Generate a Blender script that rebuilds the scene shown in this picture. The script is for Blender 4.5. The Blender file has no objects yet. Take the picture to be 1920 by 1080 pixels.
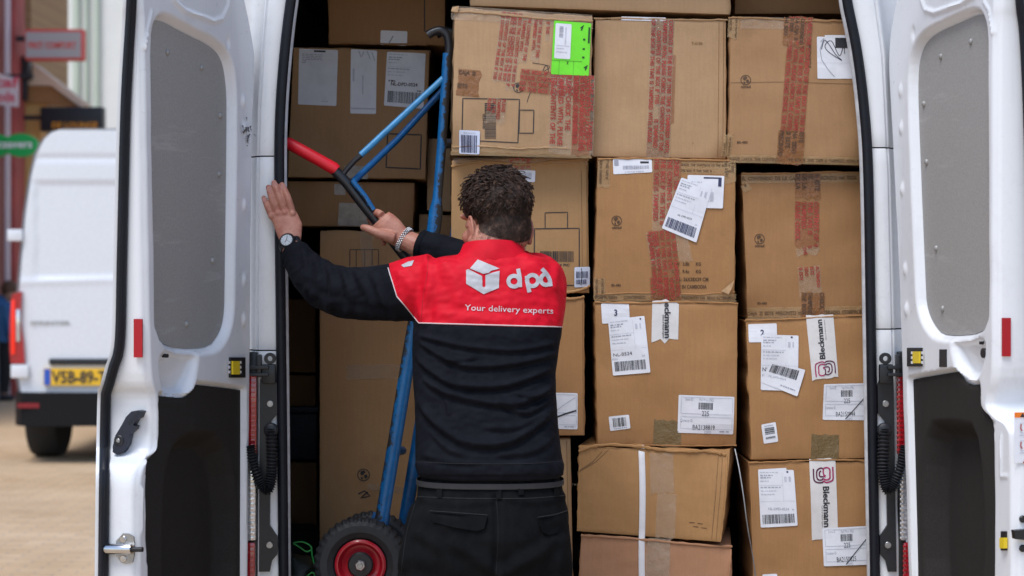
import bpy, bmesh, math, random
import numpy as np
from mathutils import Vector, Matrix
from mathutils.bvhtree import BVHTree
R = math.radians
random.seed(7)
SC = bpy.context.scene
COL = SC.collection

# ------------------------------------------------------------------ camera, sky, sun, exposure
CAM_H = 1.55
LENS = 70.0
F = 1920 * LENS / 36.0
HORIZON = 500.0
cd = bpy.data.cameras.new('camera')
cam = bpy.data.objects.new('camera', cd)
COL.objects.link(cam)
cam.location = (0, 0, CAM_H)
cam.rotation_euler = (R(90), 0, 0)
cd.lens = LENS
cd.sensor_width = 36
cd.shift_y = -(540 - HORIZON) / 1920
cd.clip_start = 0.1
cd.clip_end = 2000
cd.dof.use_dof = True
cd.dof.focus_distance = 5.2
cd.dof.aperture_fstop = 4.0
SC.camera = cam

w = bpy.data.worlds.new('World')
SC.world = w
w.use_nodes = True
wn = w.node_tree
bg = wn.nodes['Background']
sky = wn.nodes.new('ShaderNodeTexSky')
sky.sky_type = 'NISHITA'
sky.sun_disc = False
SUN_EL, SUN_AZ = R(62), R(212)      # azimuth of the sun, clockwise from +Y
sky.sun_elevation = SUN_EL
sky.sun_rotation = SUN_AZ
sky.air_density = 1.0
sky.dust_density = 1.2
sky.ozone_density = 1.6
wn.links.new(sky.outputs[0], bg.inputs[0])
bg.inputs[1].default_value = 0.13
sl = bpy.data.lights.new('sun', 'SUN')
sun = bpy.data.objects.new('sun', sl)
COL.objects.link(sun)
sl.energy = 1.5
sl.angle = R(28)
sl.color = (1.0, 0.985, 0.96)
sd_ = Vector((math.sin(SUN_AZ) * math.cos(SUN_EL), math.cos(SUN_AZ) * math.cos(SUN_EL), math.sin(SUN_EL)))
sun.rotation_euler = (-sd_).to_track_quat('-Z', 'Y').to_euler()
sun.location = sd_ * 30
SC.view_settings.view_transform = 'Standard'
SC.view_settings.look = 'None'
SC.view_settings.gamma = 1
SC.view_settings.exposure = 0.74
SC.render.engine = 'CYCLES'
SC.cycles.use_denoising = True
SC.cycles.max_bounces = 6
SC.cycles.sample_clamp_indirect = 5

# ------------------------------------------------------------------ helpers
def W(px, py, Y):
    """A point at distance Y seen at pixel px, py of the 1920 x 1080 photograph."""
    return Vector(((px - 960) / F * Y, Y, CAM_H + (HORIZON - py) / F * Y))

def smooth(e0, e1, x):
    t = np.clip((x - e0) / (e1 - e0), 0, 1)
    return t * t * (3 - 2 * t)

class Noise:
    """A smooth 2-D ripple made of a few sines."""
    def __init__(s, seed, wl, n=7):
        r = np.random.RandomState(seed)
        a = r.rand(n) * 6.283
        k = 6.283 / (wl * (0.6 + r.rand(n) * 1.2))
        s.kx, s.kz, s.ph = k * np.cos(a), k * np.sin(a), r.rand(n) * 6.283
        s.n = n
    def __call__(s, x, z):
        o = 0
        for i in range(s.n):
            o = o + np.sin(s.kx[i] * x + s.kz[i] * z + s.ph[i])
        return o / s.n

def node_mat(name, base=(.5, .5, .5), rough=.5, metal=0, spec=.5, coat=0, sheen=0):
    m = bpy.data.materials.new(name)
    m.use_nodes = True
    b = m.node_tree.nodes['Principled BSDF']
    b.inputs['Base Color'].default_value = (*base, 1)
    b.inputs['Roughness'].default_value = rough
    b.inputs['Metallic'].default_value = metal
    b.inputs['Specular IOR Level'].default_value = spec
    b.inputs['Coat Weight'].default_value = coat
    b.inputs['Sheen Weight'].default_value = sheen
    return m

class NT:
    def __init__(s, m):
        s.t = m.node_tree
        s.b = s.t.nodes['Principled BSDF']
        s.tc = None
    def n(s, kind, **kw):
        x = s.t.nodes.new(kind)
        for k, v in kw.items():
            setattr(x, k, v)
        return x
    def l(s, a, b):
        s.t.links.new(a, b)
    def co(s, which='Object', scale=None, rot=None):
        if s.tc is None:
            s.tc = s.n('ShaderNodeTexCoord')
        o = s.tc.outputs[which]
        if scale or rot:
            mp = s.n('ShaderNodeMapping')
            if scale:
                mp.inputs['Scale'].default_value = scale
            if rot:
                mp.inputs['Rotation'].default_value = rot
            s.l(o, mp.inputs[0])
            o = mp.outputs[0]
        return o
    def noise(s, scale, detail=4, co=None, rough=.6):
        x = s.n('ShaderNodeTexNoise')
        x.inputs['Scale'].default_value = scale
        x.inputs['Detail'].default_value = detail
        x.inputs['Roughness'].default_value = rough
        s.l(co or s.co(), x.inputs['Vector'])
        return x.outputs['Fac']
    def ramp(s, f, stops):
        x = s.n('ShaderNodeValToRGB')
        e = x.color_ramp.elements
        while len(e) < len(stops):
            e.new(.5)
        for i, (p, c) in enumerate(stops):
            e[i].position = p
            e[i].color = (*c, 1) if len(c) == 3 else c
        s.l(f, x.inputs[0])
        return x.outputs[0]
    def mix(s, f, a, b, mode='MIX'):
        x = s.n('ShaderNodeMix', data_type='RGBA', blend_type=mode)
        for sock, v in ((x.inputs[0], f), (x.inputs[6], a), (x.inputs[7], b)):
            if hasattr(v, 'node'):
                s.l(v, sock)
            elif isinstance(v, (int, float)):
                sock.default_value = v
            else:
                sock.default_value = (*v, 1)
        return x.outputs[2]
    def bump(s, h, strength=.3, dist=.002, prev=None):
        x = s.n('ShaderNodeBump')
        x.inputs['Strength'].default_value = strength
        x.inputs['Distance'].default_value = dist
        s.l(h, x.inputs['Height'])
        if prev:
            s.l(prev, x.inputs['Normal'])
        return x.outputs[0]
    def col(s, o):
        s.l(o, s.b.inputs['Base Color'])
    def nrm(s, o):
        s.l(o, s.b.inputs['Normal'])
    def rgh(s, o):
        s.l(o, s.b.inputs['Roughness'])

ORI = {}
def origin_of(o):
    return ORI.get(o.name, Vector((0, 0, 0))) if o else Vector((0, 0, 0))

def tag(o, label=None, cat=None, group=None, kind=None):
    for k, v in (('label', label), ('category', cat), ('group', group), ('kind', kind)):
        if v:
            o[k] = v
    return o

def thing(name, label, cat, loc, group=None):
    o = bpy.data.objects.new(name, None)
    COL.objects.link(o)
    o.location = loc
    o.empty_display_size = .05
    ORI[o.name] = Vector(loc)
    return tag(o, label, cat, group)

class MB:
    """Collects shapes in world coordinates; obj() links them as one mesh object."""
    def __init__(s):
        s.v, s.f, s.m = [], [], []
    def add(s, vs, fs, m=0):
        k = len(s.v)
        s.v.extend(Vector(q) for q in vs)
        s.f.extend(tuple(k + i for i in f) for f in fs)
        s.m.extend([m] * len(fs))
        return s
    def box(s, lo, hi, m=0, b=0.0):
        (x0, y0, z0), (x1, y1, z1) = lo, hi
        if b <= 0:
            vs = [(x, y, z) for x in (x0, x1) for y in (y0, y1) for z in (z0, z1)]
            fs = [(0, 1, 3, 2), (4, 6, 7, 5), (0, 4, 5, 1), (2, 3, 7, 6), (0, 2, 6, 4), (1, 5, 7, 3)]
            return s.add(vs, fs, m)
        bm = bmesh.new()
        bmesh.ops.create_cube(bm, size=1)
        for q in bm.verts:
            q.co = Vector(((x0 + x1) / 2 + q.co.x * (x1 - x0), (y0 + y1) / 2 + q.co.y * (y1 - y0), (z0 + z1) / 2 + q.co.z * (z1 - z0)))
        bmesh.ops.bevel(bm, geom=bm.edges[:], offset=b, segments=2, affect='EDGES', profile=.6)
        return s.bm(bm, m)
    def bm(s, bm, m=0):
        bm.verts.index_update()
        s.add([q.co.copy() for q in bm.verts], [[q.index for q in f.verts] for f in bm.faces], m)
        bm.free()
        return s
    def grid(s, P, m=0, flip=False):
        """P[i][j] points."""
        a, b = len(P), len(P[0])
        vs = [q for row in P for q in row]
        fs = []
        for i in range(a - 1):
            for j in range(b - 1):
                q = (i * b + j, i * b + j + 1, (i + 1) * b + j + 1, (i + 1) * b + j)
                fs.append(q[::-1] if flip else q)
        return s.add(vs, fs, m)
    def loft(s, rings, m=0, caps=True, closed=True):
        n = len(rings[0])
        vs = [q for r in rings for q in r]
        fs = []
        for i in range(len(rings) - 1):
            for j in range(n if closed else n - 1):
                k = (j + 1) % n
                fs.append((i * n + j, i * n + k, (i + 1) * n + k, (i + 1) * n + j))
        if caps:
            fs.append(tuple(range(n))[::-1])
            fs.append(tuple((len(rings) - 1) * n + j for j in range(n)))
        return s.add(vs, fs, m)
    def tube(s, path, r, m=0, n=10, caps=True, flat=None, up=None, closed=False):
        path = [Vector(q) for q in path]
        rs = r if isinstance(r, (list, tuple)) else [r] * len(path)
        rings, prev = [], None
        for i, p in enumerate(path):
            if closed:
                t = path[(i + 1) % len(path)] - path[i - 1]
            else:
                t = (path[min(i + 1, len(path) - 1)] - path[max(i - 1, 0)])
            t.normalize()
            if prev is None:
                u = Vector(up) if up else (Vector((0, 0, 1)) if abs(t.z) < .9 else Vector((0, 1, 0)))
            else:
                u = prev
            u = (u - t * u.dot(t))
            if u.length < 1e-6:
                u = t.orthogonal()
            u.normalize()
            prev = u
            x = t.cross(u)
            ra = rs[i]
            ru, rx = (ra, ra * flat) if flat else ((ra, ra) if not isinstance(ra, tuple) else ra)
            rings.append([p + u * (math.cos(a) * ru) + x * (math.sin(a) * rx) for a in [6.28318 * k / n for k in range(n)]])
        if closed:
            rings.append(rings[0])
            return s.loft(rings, m, False)
        return s.loft(rings, m, caps)
    def ell(s, c, rad, m=0, rot=None, seg=18, rings=12):
        c = Vector(c)
        M = rot or Matrix.Identity(3)
        rr = []
        for i in range(1, rings):
            a = math.pi * i / rings
            rr.append([c + M @ Vector((rad[0] * math.sin(a) * math.cos(b), rad[1] * math.sin(a) * math.sin(b), -rad[2] * math.cos(a))) for b in [6.28318 * k / seg for k in range(seg)]])
        return s.loft(rr, m, True)
    def disc(s, c, nrm, r, th, m=0, n=24, bev=0.0):
        """A flat round plate: centre of its back, direction it faces."""
        c, nv = Vector(c), Vector(nrm).normalized()
        u = nv.orthogonal().normalized()
        x = nv.cross(u)
        def ring(rr, d):
            return [c + nv * d + u * (math.cos(a) * rr) + x * (math.sin(a) * rr) for a in [6.28318 * k / n for k in range(n)]]
        rg = [ring(r, 0), ring(r, th - bev)]
        if bev:
            rg.append(ring(r - bev, th))
        return s.loft(rg, m, True)
    def prism(s, pts, off, m=0):
        """pts: a flat outline of 3-D points; off: extrusion vector."""
        n = len(pts)
        a = [Vector(q) for q in pts]
        b = [q + Vector(off) for q in a]
        fs = [tuple(range(n)), tuple(range(2 * n - 1, n - 1, -1))]
        fs += [(i, n + i, n + (i + 1) % n, (i + 1) % n) for i in range(n)]
        return s.add(a + b, fs, m)
    def obj(s, name, mats, parent=None, angle=35, flat=False, fixn=True):
        me = bpy.data.meshes.new(name)
        o0 = origin_of(parent)
        me.from_pydata([tuple(q - o0) for q in s.v], [], s.f)
        for mm in (mats if isinstance(mats, (list, tuple)) else [mats]):
            me.materials.append(mm)
        me.polygons.foreach_set('material_index', s.m)
        if fixn:
            bm = bmesh.new()
            bm.from_mesh(me)
            bmesh.ops.recalc_face_normals(bm, faces=bm.faces[:])
            bm.to_mesh(me)
            bm.free()
        if not flat:
            me.polygons.foreach_set('use_smooth', [True] * len(me.polygons))
            me.set_sharp_from_angle(angle=R(angle))
        me.update()
        o = bpy.data.objects.new(name, me)
        COL.objects.link(o)
        if parent:
            o.parent = parent
        ORI[o.name] = o0
        return o

_TX = {}
def text2d(s, bold=False):
    """(verts, faces, width, cap height=1) of a line of lettering, baseline at 0."""
    key = (s, bold)
    if key in _TX:
        return _TX[key]
    cu = bpy.data.curves.new('lettering', 'FONT')
    cu.body = s
    cu.size = 1
    cu.resolution_u = 2
    if bold:
        cu.offset = .028
    ob = bpy.data.objects.new('lettering', cu)
    COL.objects.link(ob)
    bpy.context.view_layer.update()
    me = bpy.data.meshes.new_from_object(ob.evaluated_get(bpy.context.evaluated_depsgraph_get()))
    v = np.array([q.co[:2] for q in me.vertices]) if len(me.vertices) else np.zeros((1, 2))
    f = [tuple(p.vertices) for p in me.polygons]
    bpy.data.objects.remove(ob)
    bpy.data.curves.remove(cu)
    bpy.data.meshes.remove(me)
    cap = .70
    v = v / cap
    _TX[key] = (v, f, float(v[:, 0].max()))
    return _TX[key]

def text_px(s, x, y, cap, ang=0, width=None, bold=False):
    """Lettering in picture units: baseline start x, y; cap height; ang clockwise degrees. -> (points, faces)"""
    v, f, wd = text2d(s, bold)
    sx = cap if width is None else width / max(wd, 1e-6)
    c, sn = math.cos(R(ang)), math.sin(R(ang))
    pts = [(x + a * sx * c + b * cap * sn, y + a * sx * sn - b * cap * c) for a, b in v]
    return pts, f

def stroke_px(pts, wd, closed=False):
    """A pen line of width wd through points -> list of quads (points, faces)."""
    P, Fs = [], []
    n = len(pts)
    for i in range(n):
        a = pts[i - 1] if (closed or i > 0) else pts[i]
        b = pts[(i + 1) % n] if (closed or i < n - 1) else pts[i]
        dx, dy = b[0] - a[0], b[1] - a[1]
        L = math.hypot(dx, dy) or 1
        nx, ny = -dy / L * wd / 2, dx / L * wd / 2
        P += [(pts[i][0] + nx, pts[i][1] + ny), (pts[i][0] - nx, pts[i][1] - ny)]
    for i in range(n if closed else n - 1):
        k = (i + 1) % n
        Fs.append((2 * i, 2 * i + 1, 2 * k + 1, 2 * k))
    return P, Fs

def dense(pts, closed=False, step=5.0):
    out = []
    n = len(pts)
    for i in range(n if closed else n - 1):
        a, b = pts[i], pts[(i + 1) % n]
        k = max(1, int(math.hypot(b[0] - a[0], b[1] - a[1]) / step))
        out += [(a[0] + (b[0] - a[0]) * j / k, a[1] + (b[1] - a[1]) * j / k) for j in range(k)]
    return out if closed else out + [pts[-1]]

def chaikin(p, n=2):
    for _ in range(n):
        q = []
        for i in range(len(p)):
            a, b = p[i], p[(i + 1) % len(p)]
            q += [(a[0] * .75 + b[0] * .25, a[1] * .75 + b[1] * .25), (a[0] * .25 + b[0] * .75, a[1] * .25 + b[1] * .75)]
        p = q
    return p

def sdf_poly(x, y, poly):
    """Signed distance (negative inside) of arrays x, y to a polygon."""
    d = np.full(x.shape, 1e9)
    ins = np.zeros(x.shape, bool)
    n = len(poly)
    for i in range(n):
        ax, ay = poly[i]
        bx, by = poly[(i + 1) % n]
        ex, ey = bx - ax, by - ay
        L = ex * ex + ey * ey + 1e-12
        t = np.clip(((x - ax) * ex + (y - ay) * ey) / L, 0, 1)
        d = np.minimum(d, np.hypot(x - ax - t * ex, y - ay - t * ey))
        c = ((ay > y) != (by > y)) & (x < ex * (y - ay) / (by - ay + 1e-12) + ax)
        ins ^= c
    return np.where(ins, -d, d)

def dist_line(x, y, pts):
    d = np.full(x.shape, 1e9)
    for (ax, ay), (bx, by) in zip(pts[:-1], pts[1:]):
        ex, ey = bx - ax, by - ay
        L = ex * ex + ey * ey + 1e-12
        t = np.clip(((x - ax) * ex + (y - ay) * ey) / L, 0, 1)
        d = np.minimum(d, np.hypot(x - ax - t * ex, y - ay - t * ey))
    return d

def catmull(p, n=6):
    """A smooth curve through points (tuples of any size)."""
    p = [np.array(q, float) for q in p]
    out = []
    for i in range(len(p) - 1):
        a, b, c, d = p[max(i - 1, 0)], p[i], p[i + 1], p[min(i + 2, len(p) - 1)]
        for k in range(n):
            t = k / n
            out.append(.5 * (2 * b + (c - a) * t + (2 * a - 5 * b + 4 * c - d) * t * t + (3 * b - a - 3 * c + d) * t ** 3))
    out.append(p[-1])
    return [tuple(q) for q in out]

# ------------------------------------------------------------------ materials
def paint(name, col, rough=.32, dirt=.5):
    m = node_mat(name, col, rough, coat=.3)
    t = NT(m)
    f = t.noise(3.5, 6)
    g = t.noise(38, 5, rough=.7)
    d = t.mix(.5, f, g)
    t.col(t.ramp(d, [(.36, tuple(c * (1 - .10 * dirt) for c in col)), (.5, col), (.7, tuple(c * (1 - .035 * dirt) for c in col))]))
    base_ = t.b.inputs['Base Color'].links[0].from_socket
    sp = t.noise(21, 8, rough=.82)
    st = t.noise(5, 6, co=t.co('Object', (6, 6, .7)), rough=.7)
    c = t.mix(t.ramp(sp, [(.655, (0, 0, 0)), (.70, (.55 * dirt,) * 3)]), base_, tuple(x * .35 for x in col))
    c = t.mix(t.ramp(st, [(.56, (0, 0, 0)), (.80, (.34 * dirt,) * 3)]), c, (col[0] * .55, col[1] * .53, col[2] * .50))
    t.col(c)
    t.rgh(t.ramp(g, [(.3, (rough * .8,) * 3), (.7, (rough * 1.35,) * 3)]))
    t.nrm(t.bump(t.noise(9, 2), .04, .004))
    return m
WHITE = paint('white_paint', (.755, .77, .795))
WHITE2 = paint('white_paint_far', (.68, .70, .735), .25, .15)
def plain(name, col, rough=.5, metal=0, var=.2, scale=60, bump=.0, spec=.5, coat=0):
    m = node_mat(name, col, rough, metal, spec, coat)
    t = NT(m)
    g = t.noise(scale, 5)
    t.col(t.ramp(g, [(.3, tuple(c * (1 - var) for c in col)), (.7, tuple(min(1, c * (1 + var)) for c in col))]))
    if bump:
        t.nrm(t.bump(g, bump, .003))
    return m
RUBBER = plain('rubber_seal', (.005, .006, .011), .5, var=.3, spec=.3)
BLACKP = plain('black_plastic', (.010, .011, .014), .42, var=.25, scale=90, bump=.1)
REFL = plain('red_reflector', (.38, .002, .012), .2, var=.08, scale=300)
YELLOW = plain('yellow_plastic', (.75, .55, .02), .4, var=.05)
CHROME = plain('chrome', (.62, .62, .63), .18, 1, var=.12, scale=30)
STEEL = plain('brushed_steel', (.38, .38, .38), .38, 1, var=.2, scale=80)
GREYM = plain('bare_metal_lip', (.50, .51, .53), .45, .0, var=.2, scale=25)
LAMPR = plain('red_lamp_lens', (.36, .003, .010), .08, var=.3, scale=120, coat=1)
LAMPW = plain('clear_lamp_lens', (.62, .62, .64), .06, .6, var=.5, scale=140, coat=1)
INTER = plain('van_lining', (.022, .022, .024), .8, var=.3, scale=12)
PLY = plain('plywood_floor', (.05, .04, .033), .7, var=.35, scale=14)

def board_mat():
    m = node_mat('grey_hardboard', (.27, .262, .25), .55)
    t = NT(m)
    g = t.noise(230, 3, rough=.8)
    s = t.noise(1.0, 6, co=t.co('Object', (2.0, 2.0, 16), (0.15, .5, 0)), rough=.75)
    c = t.ramp(g, [(.25, (.255, .249, .236)), (.75, (.385, .375, .358))])
    sc = t.ramp(s, [(.58, (0, 0, 0)), (.72, (.5,) * 3)])
    t.col(t.mix(sc, c, (.52, .515, .50)))
    t.nrm(t.bump(g, .25, .001))
    return m
BOARD = board_mat()
SCREWM = plain('painted_screw_head', (.30, .295, .285), .4, .2, var=.15, scale=200)
def carpet_mat():
    m = node_mat('black_door_trim', (.012, .011, .011), .8, spec=.2)
    t = NT(m)
    g = t.noise(420, 3, rough=.8)
    s = t.noise(9, 6, rough=.75)
    c = t.ramp(g, [(.3, (.014, .0125, .012)), (.75, (.040, .036, .033))])
    t.col(t.mix(t.ramp(s, [(.6, (0, 0, 0)), (.82, (.35,) * 3)]), c, (.06, .055, .05)))
    t.nrm(t.bump(g, .35, .001))
    return m
CARPET = carpet_mat()

_CB = {}
def cardboard(col, seed=0, shine=.62):
    key = (col, seed)
    if key in _CB:
        return _CB[key]
    m = node_mat('cardboard', col, shine, spec=.25)
    t = NT(m)
    mp = t.n('ShaderNodeMapping')
    mp.inputs['Location'].default_value = (seed * 3.17, seed * 1.3, seed * 2.71)
    t.l(t.co('Object'), mp.inputs[0])
    co = mp.outputs[0]
    big = t.noise(3.2, 5, co)
    mid = t.noise(26, 5, co, .7)
    fine = t.noise(380, 3, co, .8)
    mp2 = t.n('ShaderNodeMapping')
    mp2.inputs['Scale'].default_value = (1, 1, .06)
    t.l(co, mp2.inputs[0])
    fl = t.noise(150, 2, mp2.outputs[0])
    dk = tuple(c * k for c, k in zip(col, (.82, .80, .77)))
    lt = tuple(min(1, c * k) for c, k in zip(col, (1.10, 1.11, 1.13)))
    c = t.ramp(big, [(.3, dk), (.55, col), (.75, lt)])
    c = t.mix(.55, c, t.ramp(mid, [(.3, tuple(x * .93 for x in col)), (.7, tuple(min(1, x * 1.05) for x in col))]))
    c = t.mix(t.ramp(fine, [(.4, (0, 0, 0)), (.85, (.45,) * 3)]), c, tuple(x * .62 for x in col))
    c = t.mix(t.ramp(fl, [(.40, (.17,) * 3), (.58, (0, 0, 0))]), c, tuple(x * .72 for x in col))
    st = t.noise(7.5, 7, co, .72)
    c = t.mix(t.ramp(st, [(.58, (0, 0, 0)), (.72, (.36,) * 3)]), c, tuple(x * .6 for x in col))
    t.col(c)
    b = t.bump(fl, .13, .0011)
    b = t.bump(mid, .26, .004, b)
    t.nrm(b)
    _CB[key] = m
    return m
INNER = plain('torn_cardboard', (.50, .32, .17), .8, var=.2)
def film(name, col, alpha, rough=.16, wr=26):
    m = node_mat(name, col, rough, spec=.6)
    t = NT(m)
    g = t.noise(wr, 5, rough=.65)
    t.nrm(t.bump(g, .9, .010))
    f = t.noise(55, 4)
    mx = t.n('ShaderNodeMixShader')
    tr = t.n('ShaderNodeBsdfTransparent')
    out = [x for x in t.t.nodes if x.type == 'OUTPUT_MATERIAL'][0]
    a = t.ramp(f, [(.3, (max(0, alpha - .07),) * 3), (.7, (min(1, alpha + .07),) * 3)])
    t.l(a, mx.inputs[0])
    t.l(tr.outputs[0], mx.inputs[1])
    t.l(t.b.outputs[0], mx.inputs[2])
    t.l(mx.outputs[0], out.inputs[0])
    return m
FILM_BROWN = film('brown_tape', (.30, .125, .04), .72)
FILM_RED = film('red_printed_tape', (.36, .135, .055), .48)
FILM_CLEAR = film('clear_tape', (.55, .42, .30), .30, .08)
FILM_TAN = film('tan_tape', (.50, .33, .16), .45, .25)
FILM_WHITE = plain('white_tape', (.66, .64, .63), .3, var=.06, scale=40, bump=.2)
FILM_OLIVE = film('olive_tape', (.20, .135, .055), .8, .35)
PAPER = plain('label_paper', (.74, .75, .80), .5, var=.05, scale=30)
PAPER_B = plain('label_paper_blue', (.62, .68, .82), .4, var=.05, scale=30)
GREEN_P = plain('green_label_paper', (.16, .74, .02), .45, var=.08, scale=20)
INK = plain('black_ink', (.022, .022, .028), .6, var=.2)
INK_G = plain('grey_ink', (.33, .34, .40), .6, var=.2)
INK_L = plain('pale_grey_ink', (.50, .51, .58), .6, var=.1)
INK_N = plain('navy_ink', (.035, .04, .10), .6, var=.2)
INK_R = plain('red_ink', (.36, .040, .024), .5, var=.25, scale=40)
INK_BR = plain('brown_ink', (.085, .042, .018), .6, var=.25, scale=40)
INK_E = plain('pale_brown_ink', (.12, .065, .028), .6, var=.2, scale=40)
INK_P = plain('purple_red_ink', (.36, .015, .10), .5, var=.3, scale=25)
INK_GN = plain('dark_green_ink', (.01, .07, .01), .6, var=.2)
# ------------------------------------------------------------------ street and background
def street_mat():
    m = node_mat('brick_paving', (.4, .3, .22), .75)
    t = NT(m)
    b = t.n('ShaderNodeTexBrick')
    b.inputs['Scale'].default_value = 1
    b.inputs['Brick Width'].default_value = .21
    b.inputs['Row Height'].default_value = .075
    b.inputs['Mortar Size'].default_value = .006
    b.inputs['Color1'].default_value = (.48, .31, .155, 1)
    b.inputs['Color2'].default_value = (.60, .42, .24, 1)
    b.inputs['Mortar'].default_value = (.30, .23, .17, 1)
    t.l(t.co('Object'), b.inputs['Vector'])
    g = t.noise(.5, 6)
    c = t.mix(t.ramp(g, [(.35, (0, 0, 0)), (.7, (.45,) * 3)]), b.outputs[0], (.56, .44, .32))
    g2 = t.noise(1.1, 7, co=t.co('Object', (1, .45, 1)), rough=.7)
    t.col(t.mix(t.ramp(g2, [(.45, (0, 0, 0)), (.62, (.3,) * 3)]), c, (.30, .205, .115)))
    t.rgh(t.ramp(g, [(.3, (.5,) * 3), (.7, (.8,) * 3)]))
    return m
g = MB()
g.grid([[(-400, -200, 0), (-400, 900, 0)], [(400, -200, 0), (400, 900, 0)]])
tag(g.obj('street', street_mat(), flat=True), kind='structure')

BRICK_RED = plain('red_facade', (.42, .075, .065), .7, var=.2, scale=3)
LILAC = plain('pale_stone_strip', (.68, .58, .62), .7, var=.1)
DARK_RED = plain('dark_red_brown', (.25, .06, .045), .7, var=.2)
OCHRE = plain('ochre_render', (.70, .42, .15), .8, var=.1, scale=2)
BROWN_BRICK = node_mat('brown_brick', (.25, .16, .08), .8)
_t = NT(BROWN_BRICK)
_b = _t.n('ShaderNodeTexBrick')
_b.inputs['Scale'].default_value = 4
_b.inputs['Color1'].default_value = (.46, .27, .11, 1)
_b.inputs['Color2'].default_value = (.36, .21, .09, 1)
_b.inputs['Mortar'].default_value = (.45, .35, .24, 1)
_t.l(_t.co('Object', None, (R(90), 0, 0)), _b.inputs['Vector'])
_t.col(_b.outputs[0])
CORN = plain('cornice_stone', (.72, .55, .42), .7, var=.1)
SOFFIT = plain('brown_soffit', (.40, .19, .07), .7, var=.2)
SIGN_GREY = plain('sign_face_grey', (.46, .43, .43), .5, var=.05)
SIGN_RED = plain('sign_red', (.75, .09, .07), .45, var=.08)
SIGN_GREEN = plain('sign_green', (.0, .40, .08), .35, var=.05)
SIGN_BLACK = plain('sign_black', (.012, .012, .017), .5, var=.1)
ORANGE = plain('orange_letter', (.75, .29, .015), .5, var=.05)
WHITE_L = plain('white_letter', (.8, .8, .8), .5, var=.03)
GLASS_D = plain('dark_window_glass', (.03, .035, .045), .08, var=.2, scale=2, coat=.5)
STONE_G = plain('grey_plinth', (.20, .21, .24), .7, var=.15, scale=3)
WALL_W = plain('white_render', (.74, .75, .73), .7, var=.04, scale=2)
WALL_GN = plain('pale_green_paint', (.50, .58, .49), .7, var=.05, scale=2)

FX = -5.95
def facade_x(px):                       # distance along the street at which the left facade line is seen at px
    return F * FX / (px - 960)
def zt(py, Y):
    return CAM_H + (HORIZON - py) / F * Y
# red shop
t0 = thing('shop_building', 'dark red shop front at the left edge with a pale stone strip', 'building', (FX - 2, 21.5, 0))
m = MB(); m.box((FX - 4, 18.5, 0), (FX, 23.5, 11)); m.obj('wall', DARK_RED, t0)
m = MB(); m.box((FX, 23.34, .0), (FX + .035, 23.5, 8), b=.006); m.obj('stone_strip', LILAC, t0)
m = MB(); m.box((FX, 23.56, 0), (FX + .07, 24.05, 8), b=.01); m.box((FX - 1, 23.503, 0), (FX, 24.05, 11)); m.obj('pilaster', BRICK_RED, t0)
for k, (ya, yb) in enumerate(((19.0, 20.7), (21.1, 23.0))):
    m = MB(); m.box((FX - .03, ya, .9), (FX + .012, yb, 2.45)); fr = m.obj('window', GLASS_D, t0)
    m = MB(); m.box((FX, ya - .08, .8), (FX + .06, yb + .08, .897), b=.01); m.obj('sill', STONE_G, fr)
m = MB(); m.box((FX + .005, 18.8, .02), (FX + .05, 23.2, .78), b=.01); m.obj('plinth', STONE_G, t0)
# ochre shop with the cornice, and the brown brick house above it
Y0b, Y1b = 24.06, 28.6
t1 = thing('corner_building', 'brown brick house with ochre ground floor and a pale stone cornice', 'building', (FX - 2, 26, 0))
m = MB(); m.box((FX - 4, Y0b + .5, 0), (FX, Y1b, 3.2)); m.obj('shop_wall', OCHRE, t1)
m = MB(); m.box((FX - 4, Y0b + .5, 3.203), (FX + .02, 26.6, 14)); m.obj('brick_wall', BROWN_BRICK, t1)
Yc_ = Y0b + .02
def cpt(px, py): return W(px, py, Yc_)
m = MB(); m.prism([cpt(*q) for q in ((40, 112), (60, 118), (154, 190), (152, 202), (96, 160), (40, 160))], (0, .45, 0)); m.obj('canopy_roof', CORN, t1, angle=20)
m = MB(); m.prism([cpt(*q) + Vector((0, .06, 0)) for q in ((44, 160.5), (95, 160.5), (149, 202), (100, 193), (44, 192))], (0, .4, 0)); m.obj('soffit', SOFFIT, t1)
m = MB(); m.prism([cpt(*q) + Vector((0, .12, 0)) for q in ((38, 192.5), (72, 192.5), (72, 520), (38, 520))], (0, .3, 0)); m.obj('pier', OCHRE, t1)
for ya in (24.5, 25.6):
    m = MB(); m.box((FX - .2, ya, 5.1), (FX - .105, ya + .7, 6.9)); fr = m.obj('window', GLASS_D, t1)
    m = MB(); m.box((FX - .12, ya - .06, 5.0), (FX - .04, ya + .76, 5.09)); m.obj('sill', STONE_G, fr)
m = MB(); m.box((FX - .03, 24.6, .5), (FX + .012, 26.2, 2.6)); m.obj('shop_window', GLASS_D, t1)
# white building with green ribs
YB = 40.0
t2 = thing('ribbed_building', 'tall white building with pale green vertical stripes beyond the parked van', 'building', ((420 - 960) / F * YB, YB + 4, 0))
xa = (112 - 960) / F * YB
m = MB(); m.box((xa, YB, 0), (xa + 14, YB + 9, 19)); m.obj('wall', WALL_W, t2)
for a, b in ((138, 150), (161, 166), (178, 187), (236, 246), (262, 268), (330, 340)):
    m = MB(); m.box(((a - 960) / F * YB, YB - .12, 0), ((b - 960) / F * YB, YB - .004, 18.5), b=.02); m.obj('stripe', WALL_GN, t2)
for k in range(3):
    x0 = (520 - 960) / F * YB + k * 2.6
    m = MB(); m.box((x0, YB - .03, 8), (x0 + 1.4, YB - .002, 10.4)); m.obj('window', GLASS_D, t2)
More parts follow.
